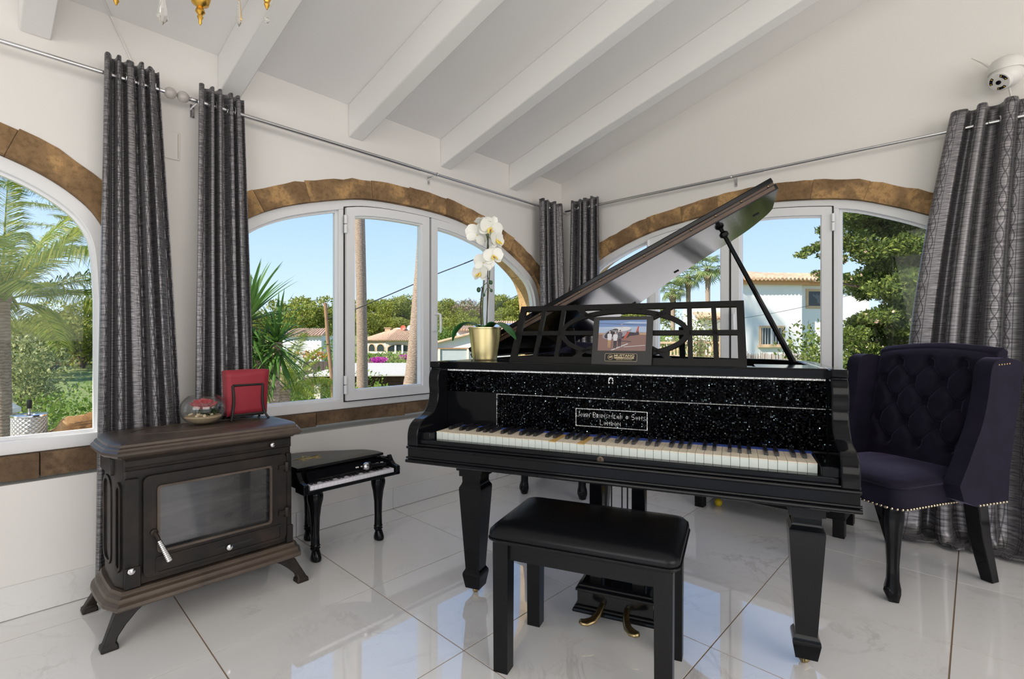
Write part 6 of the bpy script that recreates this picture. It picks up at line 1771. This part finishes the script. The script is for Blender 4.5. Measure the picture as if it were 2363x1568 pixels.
def dish(px, py, m_, nm):
    b_ = MB(); M2 = Vector((-.2, -1, .25)).normalized().to_track_quat('Z', 'Y').to_matrix()
    b_.lathe([(.02, 0), (.25, .03), (.42, .10), (.5, .17), (.42, .12), (.02, .02)], (xa(px), 3.4, za(py)), 16, rot=M2); b_.build(nm, m_, vl)
dish(921, 756.5, mat('red_dish', (.62, .12, .07), .5), 'red_satellite_dish'); dish(937, 756.5, PLASTIC, 'white_satellite_dish')
# white cottage right of the handle
dC = 30.0; p, rz = frame_of(1050, dC, toward=0); gC_ = zpx(850, dC); mC = dC / 1175
ct = thing('cottage', 'white cottage with sloping clay roof and solar panels left of the orchid', 'house', (p.x, p.y, gC_), rz)
xc = lambda px: (px - 1050) * mC
zc2 = lambda py: zpx(py, dC) - gC_
MB().prism([(xc(980), -.4), (xc(1180), -.4), (xc(1180), zc2(775)), (xc(1092), zc2(770)), (xc(980), zc2(800))], lambda a, h_, d_: (a, d_, h_), 0, 5).build('gable_wall', PLASTER, ct)
tiled_slope(ct, (xc(975), -.3, zc2(800)), (xc(975), 5, zc2(796)), (xc(1094), 5, zc2(764)), (xc(1094), -.3, zc2(769)), 26, r_=.07)
MB().span((xc(1043), 2.5, zc2(800)), (xc(1175), 7, zc2(760))).build('upper_wall', PLASTER, ct)
tiled_slope(ct, (xc(1040), 2.2, zc2(760)), (xc(1180), 2.2, zc2(762)), (xc(1180), 6, zc2(748)), (xc(1040), 6, zc2(748)), 22, r_=.07)
SOLAR = mat('solar_panel', (.16, .20, .27), .15)
for k in range(4):
    a = Vector((xc(1082 + 17 * k), 2.9, zc2(758.5))); MB().add([a, a + Vector((mC * 15, 0, 0)), a + Vector((mC * 15, 2.0, .24)), a + Vector((0, 2.0, .24)), a + Vector((0, 0, .04)), a + Vector((mC * 15, 0, .04)), a + Vector((mC * 15, 2.0, .28)), a + Vector((0, 2.0, .28))], [(0, 1, 2, 3), (4, 5, 6, 7), (0, 1, 5, 4), (1, 2, 6, 5), (2, 3, 7, 6), (3, 0, 4, 7)])
    b = MB(); q = [Vector((xc(1082 + 17 * k), 2.7, zc2(757))), Vector((mC * 15, 0, 0)), Vector((0, 2.2, .30))]
    b.add([q[0], q[0] + q[1], q[0] + q[1] + q[2], q[0] + q[2], q[0] + Vector((0, 0, .05)), q[0] + q[1] + Vector((0, 0, .05)), q[0] + q[1] + q[2] + Vector((0, 0, .05)), q[0] + q[2] + Vector((0, 0, .05))], [(0, 1, 2, 3), (4, 5, 6, 7), (0, 1, 5, 4), (1, 2, 6, 5), (2, 3, 7, 6), (3, 0, 4, 7)]); b.build('solar_panel', SOLAR, ct)
MB().span((xc(985), -.12, zc2(806)), (xc(1086), .0, zc2(803))).build('lintel', WOODP, ct)
MB().span((xc(985), -.05, -.4), (xc(1082), -.01, zc2(806))).build('shutter', mat('grey_shutter', (.42, .45, .45), .6, vary=.1), ct)
for px in (1014, 1080): MB().span((xc(px) - .06, -.14, -.4), (xc(px) + .06, .0, zc2(806))).build('post', CREAMW, ct)
# second roof far behind the orchid
q = at(1165, 752, 62); t = thing('far_house', 'far pale roof with panels between the orchid and the corner', 'house', (q.x, q.y, q.z - 3), math.atan2(RT.y, RT.x))
MB().span((-2.6, 0, -1), (3.2, 5, 2.6)).build('wall', PLASTER, t); tiled_slope(t, (-2.9, -.3, 2.6), (3.5, -.3, 2.6), (2.6, 3, 3.6), (-1.8, 3, 3.6), 16, r_=.12)
MB().box((.2, 1.0, 3.1), (2.6, 1.4, .06), (R(17), 0, 0)).build('solar_panel', SOLAR, t)
# far house under the pines behind the yucca
q = at(690, 775, 50); t = thing('far_house', 'small white house under the pine behind the wooden pole', 'house', (q.x, q.y, g_z(q.x, q.y)), math.atan2(RT.y, RT.x))
hq = q.z - g_z(q.x, q.y); MB().span((-1.6, 0, -.3), (2.2, 4, hq)).build('wall', PLASTER, t); tiled_slope(t, (-1.9, -.3, hq), (2.5, -.3, hq), (2.0, 2.5, hq + .7), (-1.4, 2.5, hq + .7), 14, r_=.1)
q = at(130, 850, 55); t = thing('far_house', 'white house glimpsed between the pines, left window', 'house', (q.x, q.y, g_z(q.x, q.y)), math.atan2(RT.y, RT.x))
hq = q.z - g_z(q.x, q.y) + .3; MB().span((-2.2, 0, -.5), (2.4, 4, hq)).build('wall', PLASTER, t); tiled_slope(t, (-2.5, -.3, hq), (2.7, -.3, hq), (2.0, 2.5, hq + .8), (-1.8, 2.5, hq + .8), 14, r_=.1)
# pergola with white slatted roof
dP = 15.0; p, rz = frame_of(860, dP, toward=3); zP = zpx(869, dP); gP = g_z(p.x, p.y); mP = dP / 1175
pg = thing('pergola', 'garden pergola with white slatted roof and dark wooden beams', 'pergola', (p.x, p.y, gP), rz)
xp = lambda px: (px - 860) * mP
hz = zP - gP; WOODD = mat('dark_beam', (.11, .055, .035), .8, vary=.3, vscale=8)
SLATW = mat('white_slats', (.58, .54, .48), .75)
for k in range(9):
    y0 = .0 + .62 * k; MB().span((xp(705), y0, hz + .012 * k), (xp(1130), y0 + .58, hz + .045 + .012 * k)).build('roof_slat', SLATW, pg)
MB().span((xp(716), .25, hz - .33), (xp(1120), .40, hz - .16)).build('beam', WOODD, pg); MB().span((xp(720), .2, hz - .16), (xp(1120), .34, hz)).build('beam', WOODD, pg)
MB().span((xp(716), 4.6, hz - .20), (xp(1120), 4.75, hz)).build('beam', WOODD, pg)
for px in (722, 762, 802, 842, 882, 922, 962, 1002): MB().span((xp(px), .15, hz - .19), (xp(px) + .10, 5.2, hz - .02)).build('rafter', WOODD, pg)
for px, y in ((729, .30), (1090, .30), (729, 4.7), (900, 4.7), (1090, 4.7)): MB().span((xp(px) - .09, y - .09, -.2), (xp(px) + .09, y + .09, hz - .16)).build('post', CREAMW, pg)
# dark fence left of the pergola, garden wall
dD = 19; p, rz = frame_of(728, dD); zD = zpx(850, dD)
df = thing('board_fence', 'dark board fence beside the pergola under the hedge', 'fence', (p.x, p.y, zD - .5), rz)
bdm = MB().span((-.07, -.015, 0), (.07, .015, .75)).mesh('board', mat('dark_boards', (.10, .075, .06), .85, vary=.3, vscale=8), 0)
for i in range(7): inst(bdm, 'board', df, (-.28 + .15 * i - .1, 0, 0))
MB().span((-.5, .016, .5), (.8, .05, .57)).build('rail', WOODD, df)
# beige low building at the far left edge
q = at(-40, 1010, 6.0); t = thing('shed', 'beige shed with white roof edge at the far left of the left window', 'shed', (q.x, q.y, g_z(q.x, q.y)), math.atan2(RT.y, RT.x))
mS = 6.0 / 1175; hS = lambda py: zpx(py, 6.0) - g_z(q.x, q.y); BEIGE = mat('beige_cladding', (.60, .50, .43), .8)
xs = lambda px: (px + 40) * mS
MB().prism([(xs(-260), -.3), (xs(24), -.3), (xs(24), hS(950)), (xs(-60), hS(905)), (xs(-260), hS(985))], lambda a, h_, d_: (a, d_, h_), 0, .08).build('wall', BEIGE, t)
MB().prism([(xs(30), hS(953)), (xs(30), hS(943)), (xs(-60), hS(893)), (xs(-265), hS(975)), (xs(-265), hS(987)), (xs(-60), hS(905))], lambda a, h_, d_: (a, d_, h_), -.06, .10).build('roof_edge', PLASTIC, t)
MB().span((xs(-260), -.01, hS(990)), (xs(24), .0, hS(987))).build('board_line', WOODD, t)
# pale paving in front of the right window
MB().span((XC + TW + .02, -9, -.75), (19, 6.5, -.36)).build('terrace', mat('pale_paving', (.72, .64, .57), .8, vary=.06, vscale=.8), angle=0, kind='structure')
